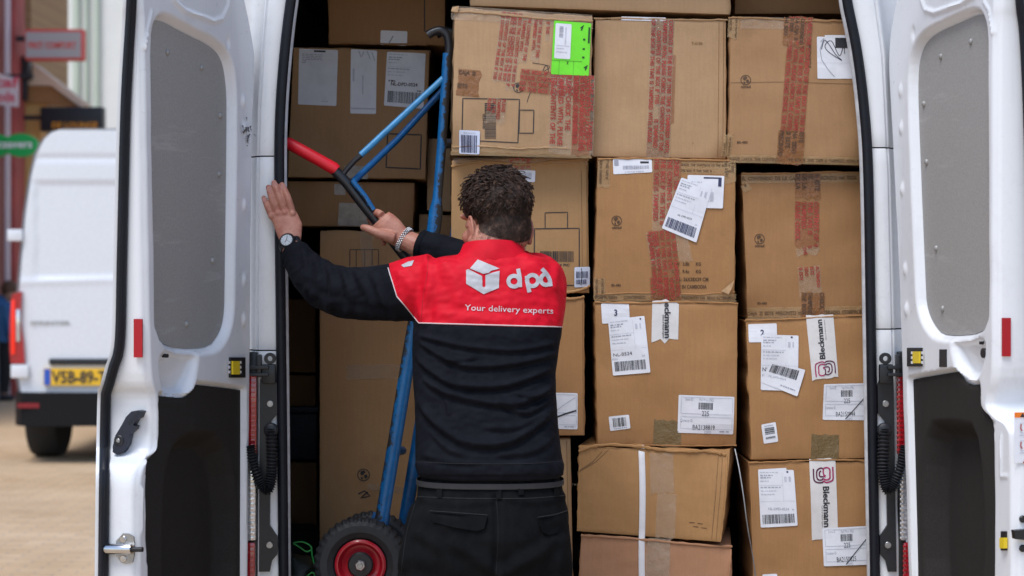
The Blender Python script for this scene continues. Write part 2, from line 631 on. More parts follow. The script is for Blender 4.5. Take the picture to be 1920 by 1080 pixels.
# house on the right, of which a sliver shows past the open door
t3 = thing('brick_house', 'dark brick house seen past the upper right door edge', 'building', (7.6, 23, 0))
m = MB(); m.box((5.63, 20.0, 0), (10, 30, 9)); m.obj('wall', plain('dark_brick', (.07, .05, .045), .8, var=.3, scale=4), t3)
for ya in (20.6, 23.2, 25.8):
    m = MB(); m.box((5.60, ya, 1.0), (5.627, ya + 1.5, 2.8)); m.obj('window', GLASS_D, t3)

def lettering(mb, s, O, ex, cap, m=0, width=None, dz=None, bold=False):
    """Flat lettering in the plane of ex and Z; O is the start of its baseline."""
    v, f, wd = text2d(s, bold)
    sx = cap if width is None else width / wd
    O, ex = Vector(O), Vector(ex).normalized()
    mb.add([O + ex * (a * sx) + Vector((0, 0, b * cap)) for a, b in v], f, m)
# projecting sign, grey with red border
Ys = 23.55
t4 = thing('projecting_sign', 'grey projecting shop sign with red border and red lettering', 'sign', W(100, 83, Ys))
a, b = W(46, 113, Ys), W(157, 54, Ys)
m = MB(); m.box((a.x, Ys, a.z), (b.x, Ys + .16, b.z), b=.02); m.obj('sign_box', SIGN_RED, t4)
a2, b2 = W(49, 108, Ys), W(152, 60, Ys)
m = MB(); m.box((a2.x, Ys - .012, a2.z), (b2.x, Ys - .002, b2.z)); m.obj('sign_face', SIGN_GREY, t4)
m = MB(); q = W(53, 91, Ys); lettering(m, 'FIRST COMFORT', (q.x, Ys - .016, q.z), (1, 0, 0), 12 / F * Ys, width=90 / F * Ys, bold=True); m.obj('lettering', SIGN_RED, t4)
m = MB(); m.box((FX - .1, Ys + .05, b.z - .14), (a.x, Ys + .09, b.z - .08)); m.obj('bracket', SIGN_BLACK, t4)
# black lantern box under it
t5 = thing('wall_box', 'slim black box fixed to the wall under the red bordered sign', 'lamp', W(47, 145, 23.9))
a, b = W(38, 188, 23.9), W(56, 106, 23.9)
m = MB(); m.box((a.x, 23.85, a.z + .25), (b.x, 24.04, b.z), b=.01); m.obj('housing', SIGN_BLACK, t5)
m = MB(); m.box((a.x, 23.9, a.z), (b.x - .04, 24.0, a.z + .247), b=.01); m.obj('lower_box', SIGN_BLACK, t5)
# pink and white sign at the very left
Yp = 22.6
t6 = thing('shop_banner', 'white and red shop banner at the left edge of the street', 'sign', W(8, 165, Yp))
a, b = W(-60, 200, Yp), W(33, 128, Yp)
m = MB(); m.prism([(a.x, Yp, a.z + .06), (b.x, Yp, a.z), (b.x, Yp, b.z - .12), (a.x, Yp, b.z + .05)], (0, .05, 0)); m.obj('cloth', plain('banner_cloth', (.72, .60, .62), .7, var=.08), t6)
m = MB()
for k, (s, y, x) in enumerate((('caf', 163, -12), ('mode', 190, -20))):
    q = W(x, y, Yp); lettering(m, s, (q.x, Yp - .006, q.z), (1, 0, 0), 19 / F * Yp, width=48 / F * Yp, bold=True)
m.obj('lettering', plain('banner_red', (.72, .09, .14), .6, var=.1), t6)
m = MB(); m.box((FX - .1, Yp + .06, b.z - .1), (FX + .5, Yp + .10, b.z - .06)); m.obj('bracket', SIGN_BLACK, t6)
# two green ovals
Yg = 22.0
t7 = thing('oval_sign', 'green double oval shop sign with white lettering at the left edge', 'sign', W(10, 272, Yg))
for cx in (-12, 38):
    c = W(cx, 272, Yg); m = MB()
    ring = [(c.x + math.cos(k / 32 * 6.283) * 32 / F * Yg, c.z + math.sin(k / 32 * 6.283) * 22 / F * Yg) for k in range(32)]
    m.prism([(x, Yg + (0 if cx > 0 else .012), z) for x, z in ring], (0, .12, 0)); m.obj('oval', SIGN_GREEN, t7)
m = MB(); q = W(-36, 277, Yg); lettering(m, 'Specsavers', (q.x, Yg - .01, q.z), (1, 0, 0), 15 / F * Yg, width=97 / F * Yg, bold=True); m.obj('lettering', WHITE_L, t7)
# black sign with orange words above the parked van
Yk = 23.9
t8 = thing('black_sign', 'black shop sign with orange words just above the parked van roof', 'sign', W(132, 220, Yk))
a, b = W(75, 246, Yk), W(192, 200, Yk)
m = MB(); m.box((a.x, Yk, a.z), (b.x, Yk + .2, b.z), b=.015); m.obj('sign_box', SIGN_BLACK, t8)
m = MB(); q = W(97, 240, Yk); lettering(m, 'DE LOUNGE', (q.x, Yk - .006, q.z), (1, 0, 0), 11 / F * Yk, width=86 / F * Yk, bold=True); m.obj('lettering', ORANGE, t8)
m = MB(); m.box((FX - .1, Yk + .08, b.z - .15), (a.x, Yk + .12, b.z - .10)); m.obj('bracket', SIGN_BLACK, t8)

# ------------------------------------------------------------------ parked white van
YV = 15.7
VX = -2.92                                             # centre line
t9 = thing('parked_van', 'white parked delivery van seen from behind with yellow number plate', 'van', (VX, YV + 3, 0))
def vz(py): return zt(py, YV)
hw = [(790, .80), (770, .955), (700, 1.01), (640, 1.01), (560, 1.00), (480, .975), (400, .945), (330, .90), (290, .86), (262, .80), (247, .73), (240, .62)]
def vsec(Y, k=1.0, top=0):
    pts = [(a * k, vz(py) - top * (1 if py < 400 else 0)) for py, a in hw]
    return [Vector((VX + a, Y, z)) for a, z in pts] + [Vector((VX - a, Y, z)) for a, z in reversed(pts)]
m = MB()
m.loft([vsec(YV + .05, .97, .02), vsec(YV + .0, .985, .005), vsec(YV + .045, 1.0), vsec(YV + .12, 1.0), vsec(YV + 3, 1.0), vsec(YV + 4.4, .99), vsec(YV + 5.2, .93, .35), vsec(YV + 5.25, .93, .9), vsec(YV + 5.9, .88, 1.1)])
m.obj('body', WHITE2, t9, angle=28)
# rear doors with pressed frames
def door_panel(sx):
    mb = MB()
    nx, nz = 40, 110
    P = []
    xs = np.linspace(.012, .985, nx)
    zs = np.linspace(vz(758), vz(244), nz)
    pys = 500 - (zs - CAM_H) * F / YV
    for i in range(nx):
        row = []
        for j in range(nz):
            lim = np.interp(-pys[j], [-h[0] for h in hw], [h[1] for h in hw]) - .035
            x = min(.012 + (xs[i] - .012) / .973 * (lim - .012), lim)
            py = pys[j]
            d = .0
            u = x
            panel = max(abs(u - .46) - .40 + (.10 if py < 300 else 0), abs(py - 440) / 238 - 100 / 238)
            d += .012 * float(smooth(0, .02, np.float64(-max(abs(u - .47) - .37, (abs(py - 432) - 92) / 238))))
            d += .010 * float(np.exp(-((py - 297) / 5) ** 2)) * (1 if u < .82 else 0)
            d -= .008 * float(np.exp(-((py - 525 - 10 * (u - .5)) / 6) ** 2))
            row.append((VX + sx * x, YV - .030 + d + .02 * (x ** 4), zs[j]))
        P.append(row)
    mb.grid(P)
    return mb.obj('rear_door', WHITE2, t9, angle=50)
dl = door_panel(-1)
dr = door_panel(1)
def vpx(px): return (px - 960) / F * YV
m = MB(); m.box((VX - .72, YV - .055, vz(684)), (VX + .72, YV - .032, vz(672)), b=.008); m.obj('grip_strip', BLACKP, t9)
m = MB(); m.box((vpx(85), YV - .06, vz(722)), (vpx(205), YV - .034, vz(690))); pl = m.obj('number_plate', plain('plate_yellow', (.80, .47, .02), .35, var=.04), t9)
m = MB(); m.box((vpx(86), YV - .064, vz(721)), (vpx(98), YV - .061, vz(691))); m.obj('blue_band', plain('plate_blue', (.02, .09, .45), .4, var=.05), pl)
m = MB(); lettering(m, 'V5B-89-T', (vpx(101), YV - .064, vz(717)), (1, 0, 0), 22 / F * YV, width=.43, bold=True); m.obj('characters', INK, pl)
m = MB(); lettering(m, 'SPRINTER', (vpx(58), YV - .034, vz(609)), (1, 0, 0), 7 / F * YV, width=76 / F * YV, bold=True); m.obj('badge', STEEL, t9)
for sx in (-1, 1):
    m = MB()
    pr = [(.935, 546), (1.012, 552), (1.03, 600), (1.03, 655), (1.02, 681), (.91, 681), (.92, 640), (.945, 600)]
    m.prism([(VX + sx * a, YV - .05, vz(b)) for a, b in pr], (0, .14, 0))
    lp = m.obj('tail_lamp', LAMPR, t9)
    m = MB(); m.box((min(VX + sx * .945, VX + sx * .975), YV - .062, vz(640)), (max(VX + sx * .945, VX + sx * .975), YV - .052, vz(580)), b=.004); m.obj('clear_lens', LAMPW, lp)
    m = MB(); m.box((min(VX + sx * .985, VX + sx * 1.012), YV - .065, vz(664)), (max(VX + sx * .985, VX + sx * 1.012), YV - .052, vz(562)), b=.004)
    gl = plain('glowing_lamp', (.55, .02, .008), .3)
    gl.node_tree.nodes['Principled BSDF'].inputs['Emission Color'].default_value = (1, .03, .008, 1)
    gl.node_tree.nodes['Principled BSDF'].inputs['Emission Strength'].default_value = .32
    m.obj('lit_segment', gl, lp)
    m = MB(); m.box((min(VX + sx * .88, VX + sx * 1.02), YV - .06, vz(708)), (max(VX + sx * .88, VX + sx * 1.02), YV + .02, vz(683)), b=.01); m.obj('corner_step', WHITE2, t9)
    m = MB(); m.box((min(VX + sx * .93, VX + sx * 1.05), YV - .05, vz(452)), (max(VX + sx * .93, VX + sx * 1.05), YV + .01, vz(430)), b=.01); m.obj('hinge', WHITE2, t9)
    m = MB(); m.box((min(VX + sx * .78, VX + sx * .95), YV - .123, vz(763)), (max(VX + sx * .78, VX + sx * .95), YV - .112, vz(754))); m.obj('bumper_reflector', plain('dim_red_reflector', (.20, .005, .012), .3), t9)
    for Yw in (YV + .62, YV + 4.4):
        m = MB(); xo = VX + sx * 1.0; xi = VX + sx * .70
        rr = [(.30, 0), (.36, .0), (.375, .03), (.375, .2), (.36, .24), (.30, .24)]
        m.loft([[Vector((xo - sx * (d + .01), Yw + math.cos(k / 28 * 6.283) * r_, .375 + math.sin(k / 28 * 6.283) * r_)) for k in range(28)] for r_, d in rr])
        wh = m.obj('wheel', plain('tyre_rubber', (.012, .012, .013), .8, var=.3), t9)
        m = MB(); m.disc((xo - sx * .03, Yw, .375), (sx, 0, 0), .29, .03, bev=.01); m.obj('rim', STEEL, wh)
m = MB()
m.loft([[Vector((VX + x, YV + y, z)) for x, y in ((-1.0, .25), (-1.0, .02), (-.93, -.10), (-.8, -.12), (.8, -.12), (.93, -.10), (1.0, .02), (1.0, .25))] for z in (vz(797), vz(790), vz(752), vz(735))])
m.obj('bumper', plain('grey_black_bumper', (.006, .006, .007), .65, var=.2, spec=.2), t9, angle=30)
m = MB(); m.box((VX - .75, YV + .2, .38), (VX + .75, YV + 5, vz(790))); m.tube([(VX - .7, YV + .62, .375), (VX + .7, YV + .62, .375)], .09, n=12); m.obj('chassis', BLACKP, t9)

# ------------------------------------------------------------------ bending passer-by at the far left
t10 = None
def passer():
    Yq = 23.0
    m = MB()
    def q(px, py, dy=0): return W(px, py, Yq + dy)
    t = thing('person', 'passer-by in blue jacket and dark trousers bending down at the left edge', 'person', W(2, 752, Yq))
    m = MB()
    m.tube([q(2, 610), q(3, 590), q(8, 570), q(15, 560)], [.12, .15, .14, .06], n=14)
    m.ell(q(19, 546), (.085, .1, .115)); m.ell(q(24, 549), (.02, .02, .03))
    for dx in (-9, 7):
        m.tube([q(2 + dx * .5, 622), q(3 + dx, 680), q(0 + dx, 738)], [.09, .065, .04], n=10)
        m.tube([q(0 + dx, 742), q(9 + dx, 745)], .04, n=8)
    m.tube([q(7, 572, -.1), q(16, 605, -.12), q(24, 640, -.12)], [.06, .045, .03], n=8)
    ob = m.obj('body', plain('far_skin', (.45, .27, .20), .6, var=.1), t)
    m = MB(); m.tube([q(1, 640), q(2, 610), q(3, 588), q(8, 569), q(14, 561)], [.16, .165, .19, .17, .09], n=16); m.tube([q(7, 572, -.1), q(16, 605, -.12), q(21, 628, -.12)], [.08, .065, .055], n=10)
    m.obj('jacket', plain('blue_jacket', (.035, .13, .30), .7, var=.15, scale=8), t)
    m = MB()
    for dx in (-9, 7):
        m.tube([q(2 + dx * .5, 618), q(3 + dx, 680), q(0 + dx, 736)], [.115, .085, .06], n=12)
    m.obj('trousers', plain('dark_trousers', (.015, .016, .02), .8, var=.2), t)
    m = MB(); m.ell(q(18, 542), (.095, .11, .105)); m.obj('hair', plain('far_hair', (.12, .06, .03), .7), t)
    m = MB()
    for dx in (-9, 7):
        m.ell(q(4 + dx, 746), (.11, .06, .045))
    m.obj('shoe', INK, t)
passer()
# ------------------------------------------------------------------ the loaded van
YR = 5.33
van = thing('delivery_van', 'white delivery van in the foreground with both rear doors open on its load', 'van', (.17, 7.5, 0))
FLOOR = .61
def curve_x(pts, py):
    return np.interp(py, [p[1] for p in pts], [p[0] for p in pts])
# opening outline, clockwise from the lower left
open_px = [(533, 1165), (532, 1080), (530, 860), (527, 600), (524, 330), (526, 210), (534, 100), (546, 0), (560, -75), (600, -135), (690, -160), (900, -166), (1300, -166), (1460, -158), (1545, -130), (1580, -40), (1589, 10), (1605, 90), (1618, 190), (1627, 320), (1632, 600), (1636, 860), (1640, 1080), (1642, 1165)]
op = [W(a, b, YR) for a, b in catmull(open_px, 6)]
m = MB(); m.tube([p + Vector((0, -.006, 0)) for p in op], .0125, n=12, flat=1.1, up=(0, 1, 0)); sealo = m.obj('door_seal', RUBBER, van)
cen = Vector((.17, YR, 1.5))
def inset(p, d):
    v = (cen - p); v.y = 0; v = Vector((v.x, 0, v.z * .35)); v.normalize()
    return p + v * d
m = MB(); lip = [[inset(p, .011) + Vector((0, .004, 0)), inset(p, .0175) + Vector((0, .008, 0)), inset(p, .018) + Vector((0, .022, 0))] for p in op]
m.grid(lip); m.obj('opening_lip', GREYM, van, angle=60)
# lining: walls, roof, bulkhead, floor
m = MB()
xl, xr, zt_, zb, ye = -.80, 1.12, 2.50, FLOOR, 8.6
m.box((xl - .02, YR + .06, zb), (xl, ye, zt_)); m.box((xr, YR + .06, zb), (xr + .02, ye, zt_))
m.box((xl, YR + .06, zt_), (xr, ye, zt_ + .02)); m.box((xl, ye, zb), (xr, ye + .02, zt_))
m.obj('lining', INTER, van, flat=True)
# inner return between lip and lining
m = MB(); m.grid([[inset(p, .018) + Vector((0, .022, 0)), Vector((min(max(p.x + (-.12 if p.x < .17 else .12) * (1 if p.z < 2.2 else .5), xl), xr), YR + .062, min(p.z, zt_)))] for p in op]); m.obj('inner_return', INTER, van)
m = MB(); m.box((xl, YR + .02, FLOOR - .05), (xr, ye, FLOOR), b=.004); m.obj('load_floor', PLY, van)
# pillars in pressed segments
pl_o = [(505, -170), (500, -60), (494, 0), (486, 100), (480, 200), (477, 330), (474, 660), (470, 1080), (469, 1170)]
pl_i = [(575, -170), (557, -60), (539, 0), (527, 100), (519, 210), (517, 330), (520, 600), (525, 1080), (526, 1170)]
pr_i = [(1560, -170), (1578, -60), (1595, 5), (1612, 90), (1625, 190), (1634, 320), (1639, 600), (1647, 1080), (1649, 1170)]
pr_o = [(1625, -170), (1640, -60), (1652, 0), (1664, 100), (1670, 250), (1674, 330), (1682, 660), (1700, 1080), (1702, 1170)]
def pillar(inner, outer, y0, y1, side):
    mb = MB(); P = []
    n = max(3, int((y1 - y0) / 14))
    for k in range(n + 1):
        py = y0 + (y1 - y0) * k / n
        a, b = curve_x(inner, py), curve_x(outer, py)
        e = .004 * (1 if k in (0, n) else 0)
        row = []
        for u, d in ((-.06, .03), (.0, .004), (.10, .0), (.70, .0), (.76, .002), (.80, .012), (.84, .014), (.90, .010), (1.0, .016), (1.08, .03), (1.5, .05), (2.1, .09), (2.2, .20)):
            row.append(W(a + (b - a) * u, py, YR) + Vector((0, d + e, 0)))
        P.append(row)
    mb.grid(P)
    return mb.obj('pillar_panel', WHITE, van, angle=40)
for a, b in ((-170, 291.5), (294, 656), (658.5, 1170)):
    pillar(pl_i, pl_o, a, b, -1)
for a, b in ((-170, 275.5), (278, 616), (618.5, 1170)):
    pillar(pr_i, pr_o, a, b, 1)
# outer shell
m = MB()
def shell(Y, k=0):
    z0, z1 = .42, 2.68 - k
    L, Rr = -.86 + k * .4, 1.18 - k * .4
    pts = [(L + .05, z0), (L - .02, .8), (L - .01, 1.4), (L + .04, 2.1), (L + .10, 2.5), (L + .2, z1), (Rr - .2, z1), (Rr - .10, 2.5), (Rr - .04, 2.1), (Rr + .01, 1.4), (Rr + .02, .8), (Rr - .05, z0)]
    return [Vector((x, Y, z)) for x, z in pts]
m.loft([shell(YR + .17), shell(YR + .3), shell(9.3), shell(10.2), shell(10.6, .5), shell(11.4, .9)], caps=False, closed=False)
m.obj('body', WHITE, van, angle=40)
m = MB(); m.box((-.84, YR + .0, 2.545), (1.16, YR + .3, 2.70), b=.03); m.obj('roof_header', WHITE, van)
m = MB(); m.box((-.90, YR - .12, .40), (1.22, YR + .1, .535), b=.02); m.obj('rear_step', BLACKP, van)
m = MB(); m.box((-.66, YR + .0, .536), (1.0, YR + .06, FLOOR - .003), b=.005); m.obj('sill_plate', STEEL, van)
for sx, xo in ((-1, -.86), (1, 1.18)):
    for Yw in (6.5, 10.1):
        rr = [(.26, 0), (.34, .0), (.355, .03), (.355, .18), (.34, .22), (.26, .22)]
        m = MB(); m.loft([[Vector((xo - sx * (d + .02), Yw + math.cos(k / 28 * 6.283) * r_, .355 + math.sin(k / 28 * 6.283) * r_)) for k in range(28)] for r_, d in rr])
        wh = m.obj('wheel', bpy.data.materials['tyre_rubber'], van)
        m = MB(); m.disc((xo - sx * .06, Yw, .355), (sx, 0, 0), .25, .03, bev=.01); m.obj('rim', STEEL, wh)

# lamps, hinges, cables at each pillar
def lamp_column(sx, xs):
    """xs: px columns -> lamp outer, lamp inner, bracket inner, bracket outer"""
    lo, li, b0, b1 = xs
    d = 6 * sx
    root = None
    def lbox(mb, y0, y1, xa, xb, Ya, Yb, bev=.006, mm=0):
        a, b = W(min(xa, xb), y1, YR), W(max(xa, xb), y0, YR)
        mb.box((a.x, Ya, a.z), (b.x, Yb, b.z), mm, bev)
    dx = lambda y: (y - 680) / 400 * (4 if sx < 0 else 16) * (-1 if sx < 0 else 1)
    m = MB(); lbox(m, 660, 1170, lo + dx(900), li + dx(900), YR - .004, YR + .12, .004); lamp = m.obj('tail_lamp', BLACKP, van)
    for y0, y1, mt, nm in ((700, 852, LAMPR, 'red_lens'), (855, 1012, LAMPW, 'clear_lens'), (1015, 1120, LAMPR, 'red_lens')):
        m = MB(); a = lo + dx((y0 + y1) / 2); b = li + dx((y0 + y1) / 2)
        lbox(m, y0, y1, a - 2 * sx * -1, b, YR - .022, YR - .006, .006)
        for k in range(int((y1 - y0) / 9)):
            yy = y0 + 5 + 9 * k
            lbox(m, yy, yy + 4, a + 2, b - 2, YR - .025, YR - .0225, .001)
        m.obj(nm, mt, lamp)
    # bracket
    m = MB()
    e = 1 if sx < 0 else -1
    prof = [(b0, 712), (b1 - 4 * e, 712), (b1, 722), (b1, 775), (b1 - 12 * e, 790), (b1 - 14 * e, 800), (b1 - 14 * e, 985), (b1 - 4 * e, 1000), (b1, 1006), (b1, 1040), (b1 - 10 * e, 1052), (b1 - 14 * e, 1072), (b0, 1072)]
    prof = [(x + dx(y) * .4, y) for x, y in prof]
    m.prism([W(x, y, YR - .012) for x, y in prof], (0, .011, 0))
    br = m.obj('hinge_bracket', BLACKP, van)
    for yy in (757, 1022):
        c = W(b1 - 14 * e + dx(yy) * .4, yy, YR - .013)
        m = MB(); m.disc(c, (0, -1, 0), .009, .005, bev=.001, n=16); m.disc(c + Vector((0, -.005, 0)), (0, -1, 0), .005, .002, n=6); m.obj('bolt', STEEL, br)
    # hinge
    hx = b1 - 14 * e
    m = MB()
    c = W(hx, 672, YR - .02)
    ring = [(math.cos(k / 20 * 6.283), math.sin(k / 20 * 6.283)) for k in range(20)]
    m.loft([[c + Vector((a * r_, -y_, b * r_)) for a, b in ring] for r_, y_ in ((.007, 0), (.0155, 0), (.0155, .014), (.007, .014), (.007, 0))], caps=False)
    lbox(m, 682, 718, hx - 14, hx + 12, YR - .035, YR - .014, .005)
    lbox(m, 664, 706, hx - 20 * e - 3, hx - 20 * e + 6, YR - .04, YR - .012, .004)
    lbox(m, 684, 691, hx - 34 * e, hx, YR - .045, YR - .036, .002)
    lbox(m, 698, 704, hx - 34 * e, hx, YR - .045, YR - .036, .002)
    m.obj('door_hinge', BLACKP, van)
    # corrugated cable sleeve
    path = catmull([W(b1 - 12 * e, 806, YR - .016), W(b1 - 11 * e, 850, YR - .03), W(b1 - 12 * e, 892, YR - .035), W(b1 - 20 * e, 918, YR - .04), W(b1 - 34 * e, 905, YR - .045), W(b1 - 46 * e, 868, YR - .05), W(b1 - 52 * e, 835, YR - .05)], 14)
    rs = [.0145 + .0028 * math.cos(i * 3.1416) - (.002 if i > 42 else 0) for i in range(len(path))]
    m = MB(); m.tube(path, rs, n=12); m.disc(W(b1 - 12 * e, 806, YR - .012), (0, -1, 0), .019, .016, bev=.004)
    m.obj('cable_sleeve', plain('corrugated_sleeve', (.013, .014, .018), .5, var=.1), van, angle=80)
lamp_column(-1, (466, 484, 487, 521))
lamp_column(1, (1690, 1676, 1675, 1645))

# ------------------------------------------------------------------ open rear doors
class Door:
    def __init__(s, side, Xh, Yh, phi):
        s.side, s.Xh, s.Yh = side, Xh, Yh
        c, sn = math.cos(R(phi)), math.sin(R(phi))
        s.d = Vector((side * c, -sn, 0))
        s.n = Vector((-side * sn, -c, 0))            # towards the loading side
        s.o = Vector((Xh, Yh, 0))
    def sz(s, px, py, t=0.0):
        a = (px - 960) / F
        ox, oy = s.o.x + s.n.x * t, s.o.y + s.n.y * t
        S = (a * oy - ox) / (s.d.x - a * s.d.y)
        Y = oy + s.d.y * S
        return S, CAM_H + (HORIZON - py) / F * Y
    def poly(s, pts, t=0.0):
        return [s.sz(a, b, t) for a, b in pts]
    def p(s, S, t, z):
        q = s.o + s.d * S + s.n * t
        return Vector((q.x, q.y, z))
    def end_t(s, px, py, S):
        """depth t on the end face (the plane at S) seen at px"""
        a = (px - 960) / F
        bx, by = s.o.x + s.d.x * S, s.o.y + s.d.y * S
        t = (a * by - bx) / (s.n.x - a * s.n.y)
        Y = by + s.n.y * t
        return t, CAM_H + (HORIZON - py) / F * Y

def build_door(side, Xh, Yh, phi, hinge, fold, outer, board, trim, dish, pocket, beads, dots, bumps, label):
    D = Door(side, Xh, Yh, phi)
    hz = [D.sz(a, b) for a, b in catmull(hinge, 5)]
    fz = [D.sz(a, b) for a, b in catmull(fold, 5)]
    oz = []
    def at(pts, z):
        q = sorted(pts, key=lambda e: e[1])
        return np.interp(z, [e[1] for e in q], [e[0] for e in q])
    for a, b in catmull(outer, 10):
        S = D.sz(fold[0][0], b)[0]
        zz = CAM_H + (HORIZON - b) / F * (Yh - .75)
        S = at(fz, zz)
        t, z = D.end_t(a, b, S)
        oz.append((t, z))
    z0, z1 = .52, 2.42
    NZ, NS = 420, 130
    zs = np.linspace(z0, z1, NZ)
    sa, sb = at(hz, zs), at(fz, zs)
    oc = sorted(catmull(outer, 10), key=lambda e: e[1])
    tt = []
    for s_, z_ in zip(sb, zs):
        Y_ = Yh + D.d.y * s_
        py_ = HORIZON - (z_ - CAM_H) * F / Y_
        tt.append(D.end_t(float(np.interp(py_, [e[1] for e in oc], [e[0] for e in oc])), py_, s_ + .008)[0])
    tt = np.array(tt)
    U = np.linspace(0, 1, NS)
    S = sa[None, :] + (sb - sa)[None, :] * U[:, None]
    Z = np.repeat(zs[None, :], NS, 0)
    T = np.zeros_like(S)
    bp = chaikin(D.poly(board, -.014), 2)
    sdb = sdf_poly(S, Z, bp)
    T -= .026 * (1 - smooth(-.002, .020, sdb))
    tp = D.poly(trim, -.010)
    tp = chaikin(tp, 1)
    sdt = sdf_poly(S, Z, tp)
    T -= .018 * (1 - smooth(.0, .012, sdt)) + .072 * (1 - smooth(-.022, -.007, sdt))
    pp = chaikin(D.poly(pocket, -.012), 2)
    sdp = sdf_poly(S, Z, pp)
    zz = [e[1] for e in pp]
    T -= np.where(sdt > .004, 1, 0) * (1 - smooth(-.028, .003, sdp)) * (.018 + .022 * smooth(max(zz), min(zz), Z))
    for pts, w_, h_ in beads:
        dl_ = dist_line(S, Z, D.poly(pts))
        T += h_ * np.exp(-(dl_ / w_) ** 2)
    for (a, b), h_ in bumps:
        q = D.sz(a, b)
        T += h_ * np.exp(-(((S - q[0]) / .010) ** 2 + ((Z - q[1]) / .016) ** 2) ** 1.5)
    # the hinge border rounds back
    T -= .02 * (1 - smooth(0, .018, S - sa[None, :])) ** 2
    T -= .008 * (1 - smooth(0, .012, sb[None, :] - S)) ** 2
    T += .0012 * Noise(5 + side, .12)(S, Z)
    P = [[D.p(S[i, j], T[i, j], zs[j]) for j in range(NZ)] for i in range(NS)]
    m = MB()
    m.grid(P)
    # end face, outer flange and skin
    E = []
    for j in range(NZ):
        t_ = tt[j]
        s_ = sb[j]
        E.append([D.p(s_, T[-1, j], zs[j]), D.p(s_ + .006, -.012, zs[j]), D.p(s_ + .009, -.02, zs[j]), D.p(s_ + .009, t_ * .6, zs[j]), D.p(s_ + .008, t_, zs[j]), D.p(s_ + .004, t_ - .012, zs[j]), D.p(s_ + .012, t_ - .024, zs[j]), D.p(s_ + .015, t_ - .032, zs[j]), D.p(s_, t_ - .04, zs[j]), D.p(s_ * .5, t_ - .06, zs[j]), D.p(sa[j] - .01, -.055, zs[j]), D.p(sa[j] - .004, -.02, zs[j]), D.p(sa[j], T[0, j], zs[j])])
    m.grid(E)
    door = m.obj('rear_door', WHITE, van, angle=50, fixn=True)
    if label:
        door['label'] = label
    # seal along the outer edge of the end face
    m = MB()
    path = [D.p(sb[j] + .016, tt[j] - .009, zs[j]) for j in range(0, NZ, 5)]
    m.tube(path, .0125, n=12, flat=1.0)
    m.tube([q + D.d * .012 + D.n * .003 for q in path], .005, n=8)
    m.obj('door_seal', RUBBER, door)
    # board
    bb = [(a, b) for a, b in bp]
    m = MB()
    m.prism([D.p(a, -.0255, b) for a, b in bb], D.n * .004)
    m.obj('window_board', BOARD, door, flat=True)
    for a, b in dots:
        q = D.sz(a, b, -.020)
        m = MB()
        m.ell(D.p(q[0], -.0215, q[1]), (.0075, .0075, .0085), seg=14, rings=8)
        m.obj('screw', SCREWM, door)
    # lower trim with its dish
    sx = [a for a, b in tp]; zx = [b for a, b in tp]
    m = MB()
    nz_, ns_ = 150, 70
    z_a, z_b = z0 + .004, max(zx)
    P = []
    G = np.linspace(z_a, z_b, nz_)
    gs = np.linspace(min(sx), max(sx), ns_)
    SS, ZZ = np.meshgrid(gs, G, indexing='ij')
    sd = sdf_poly(SS, ZZ, tp)
    dsh = sdf_poly(SS, ZZ, chaikin(D.poly(dish, -.02), 2))
    TT = -.012 - .055 * (1 - smooth(-.05, .006, dsh)) + .0008 * Noise(9, .07)(SS, ZZ)
    TT -= .004 * (1 - smooth(.0, .01, -sd))
    vs = [D.p(SS[i, j], TT[i, j], ZZ[i, j]) for i in range(ns_) for j in range(nz_)]
    # pull rim vertices onto the outline so that its edge is clean
    fs = []
    tpa = np.array(tp)
    def snap(i, j):
        a, b = SS[i, j], ZZ[i, j]
        best, bd = None, 1e9
        for k in range(len(tpa)):
            p0, p1 = tpa[k], tpa[(k + 1) % len(tpa)]
            e = p1 - p0
            t_ = np.clip(((a - p0[0]) * e[0] + (b - p0[1]) * e[1]) / (e @ e + 1e-12), 0, 1)
            q = p0 + e * t_
            dd = (q[0] - a) ** 2 + (q[1] - b) ** 2
            if dd < bd:
                bd, best = dd, q
        return best
    keep = sd < .006
    for i in range(ns_):
        for j in range(nz_):
            if keep[i, j] and sd[i, j] > -.004 and ZZ[i, j] > z0 + .05:
                q = snap(i, j)
                vs[i * nz_ + j] = D.p(q[0], -.0135, q[1])
    for i in range(ns_ - 1):
        for j in range(nz_ - 1):
            if keep[i, j] and keep[i + 1, j] and keep[i, j + 1] and keep[i + 1, j + 1]:
                fs.append((i * nz_ + j, i * nz_ + j + 1, (i + 1) * nz_ + j + 1, (i + 1) * nz_ + j))
    m.add(vs, fs)
    tr = m.obj('lower_trim', CARPET, door, angle=60)
    return D, door, at, fz, oz

def on_end(D, at, fz, px, py):
    zz = CAM_H + (HORIZON - py) / F * (D.Yh - .75)
    S = at(fz, zz) + .010
    t, z = D.end_t(px, py, S)
    return S, t, z
def end_pt(D, at, fz, px, py, off=0.0):
    S, t, z = on_end(D, at, fz, px, py)
    return D.p(S + off, t, z)
def end_prism(D, at, fz, pts, h, base=.0):
    S0 = on_end(D, at, fz, pts[0][0], pts[0][1])[0]
    q = []
    for a, b in pts:
        t, z = D.end_t(a, b, S0)
        q.append(D.p(S0 + base, t, z))
    return q, D.d * h
def face_box(D, mb, x0, y0, x1, y1, t0, t1, mm=0):
    q = [D.sz(x0, y0, t0), D.sz(x1, y0, t0), D.sz(x1, y1, t0), D.sz(x0, y1, t0)]
    mb.prism([D.p(a, t0, b) for a, b in q], D.n * (t1 - t0), mm)

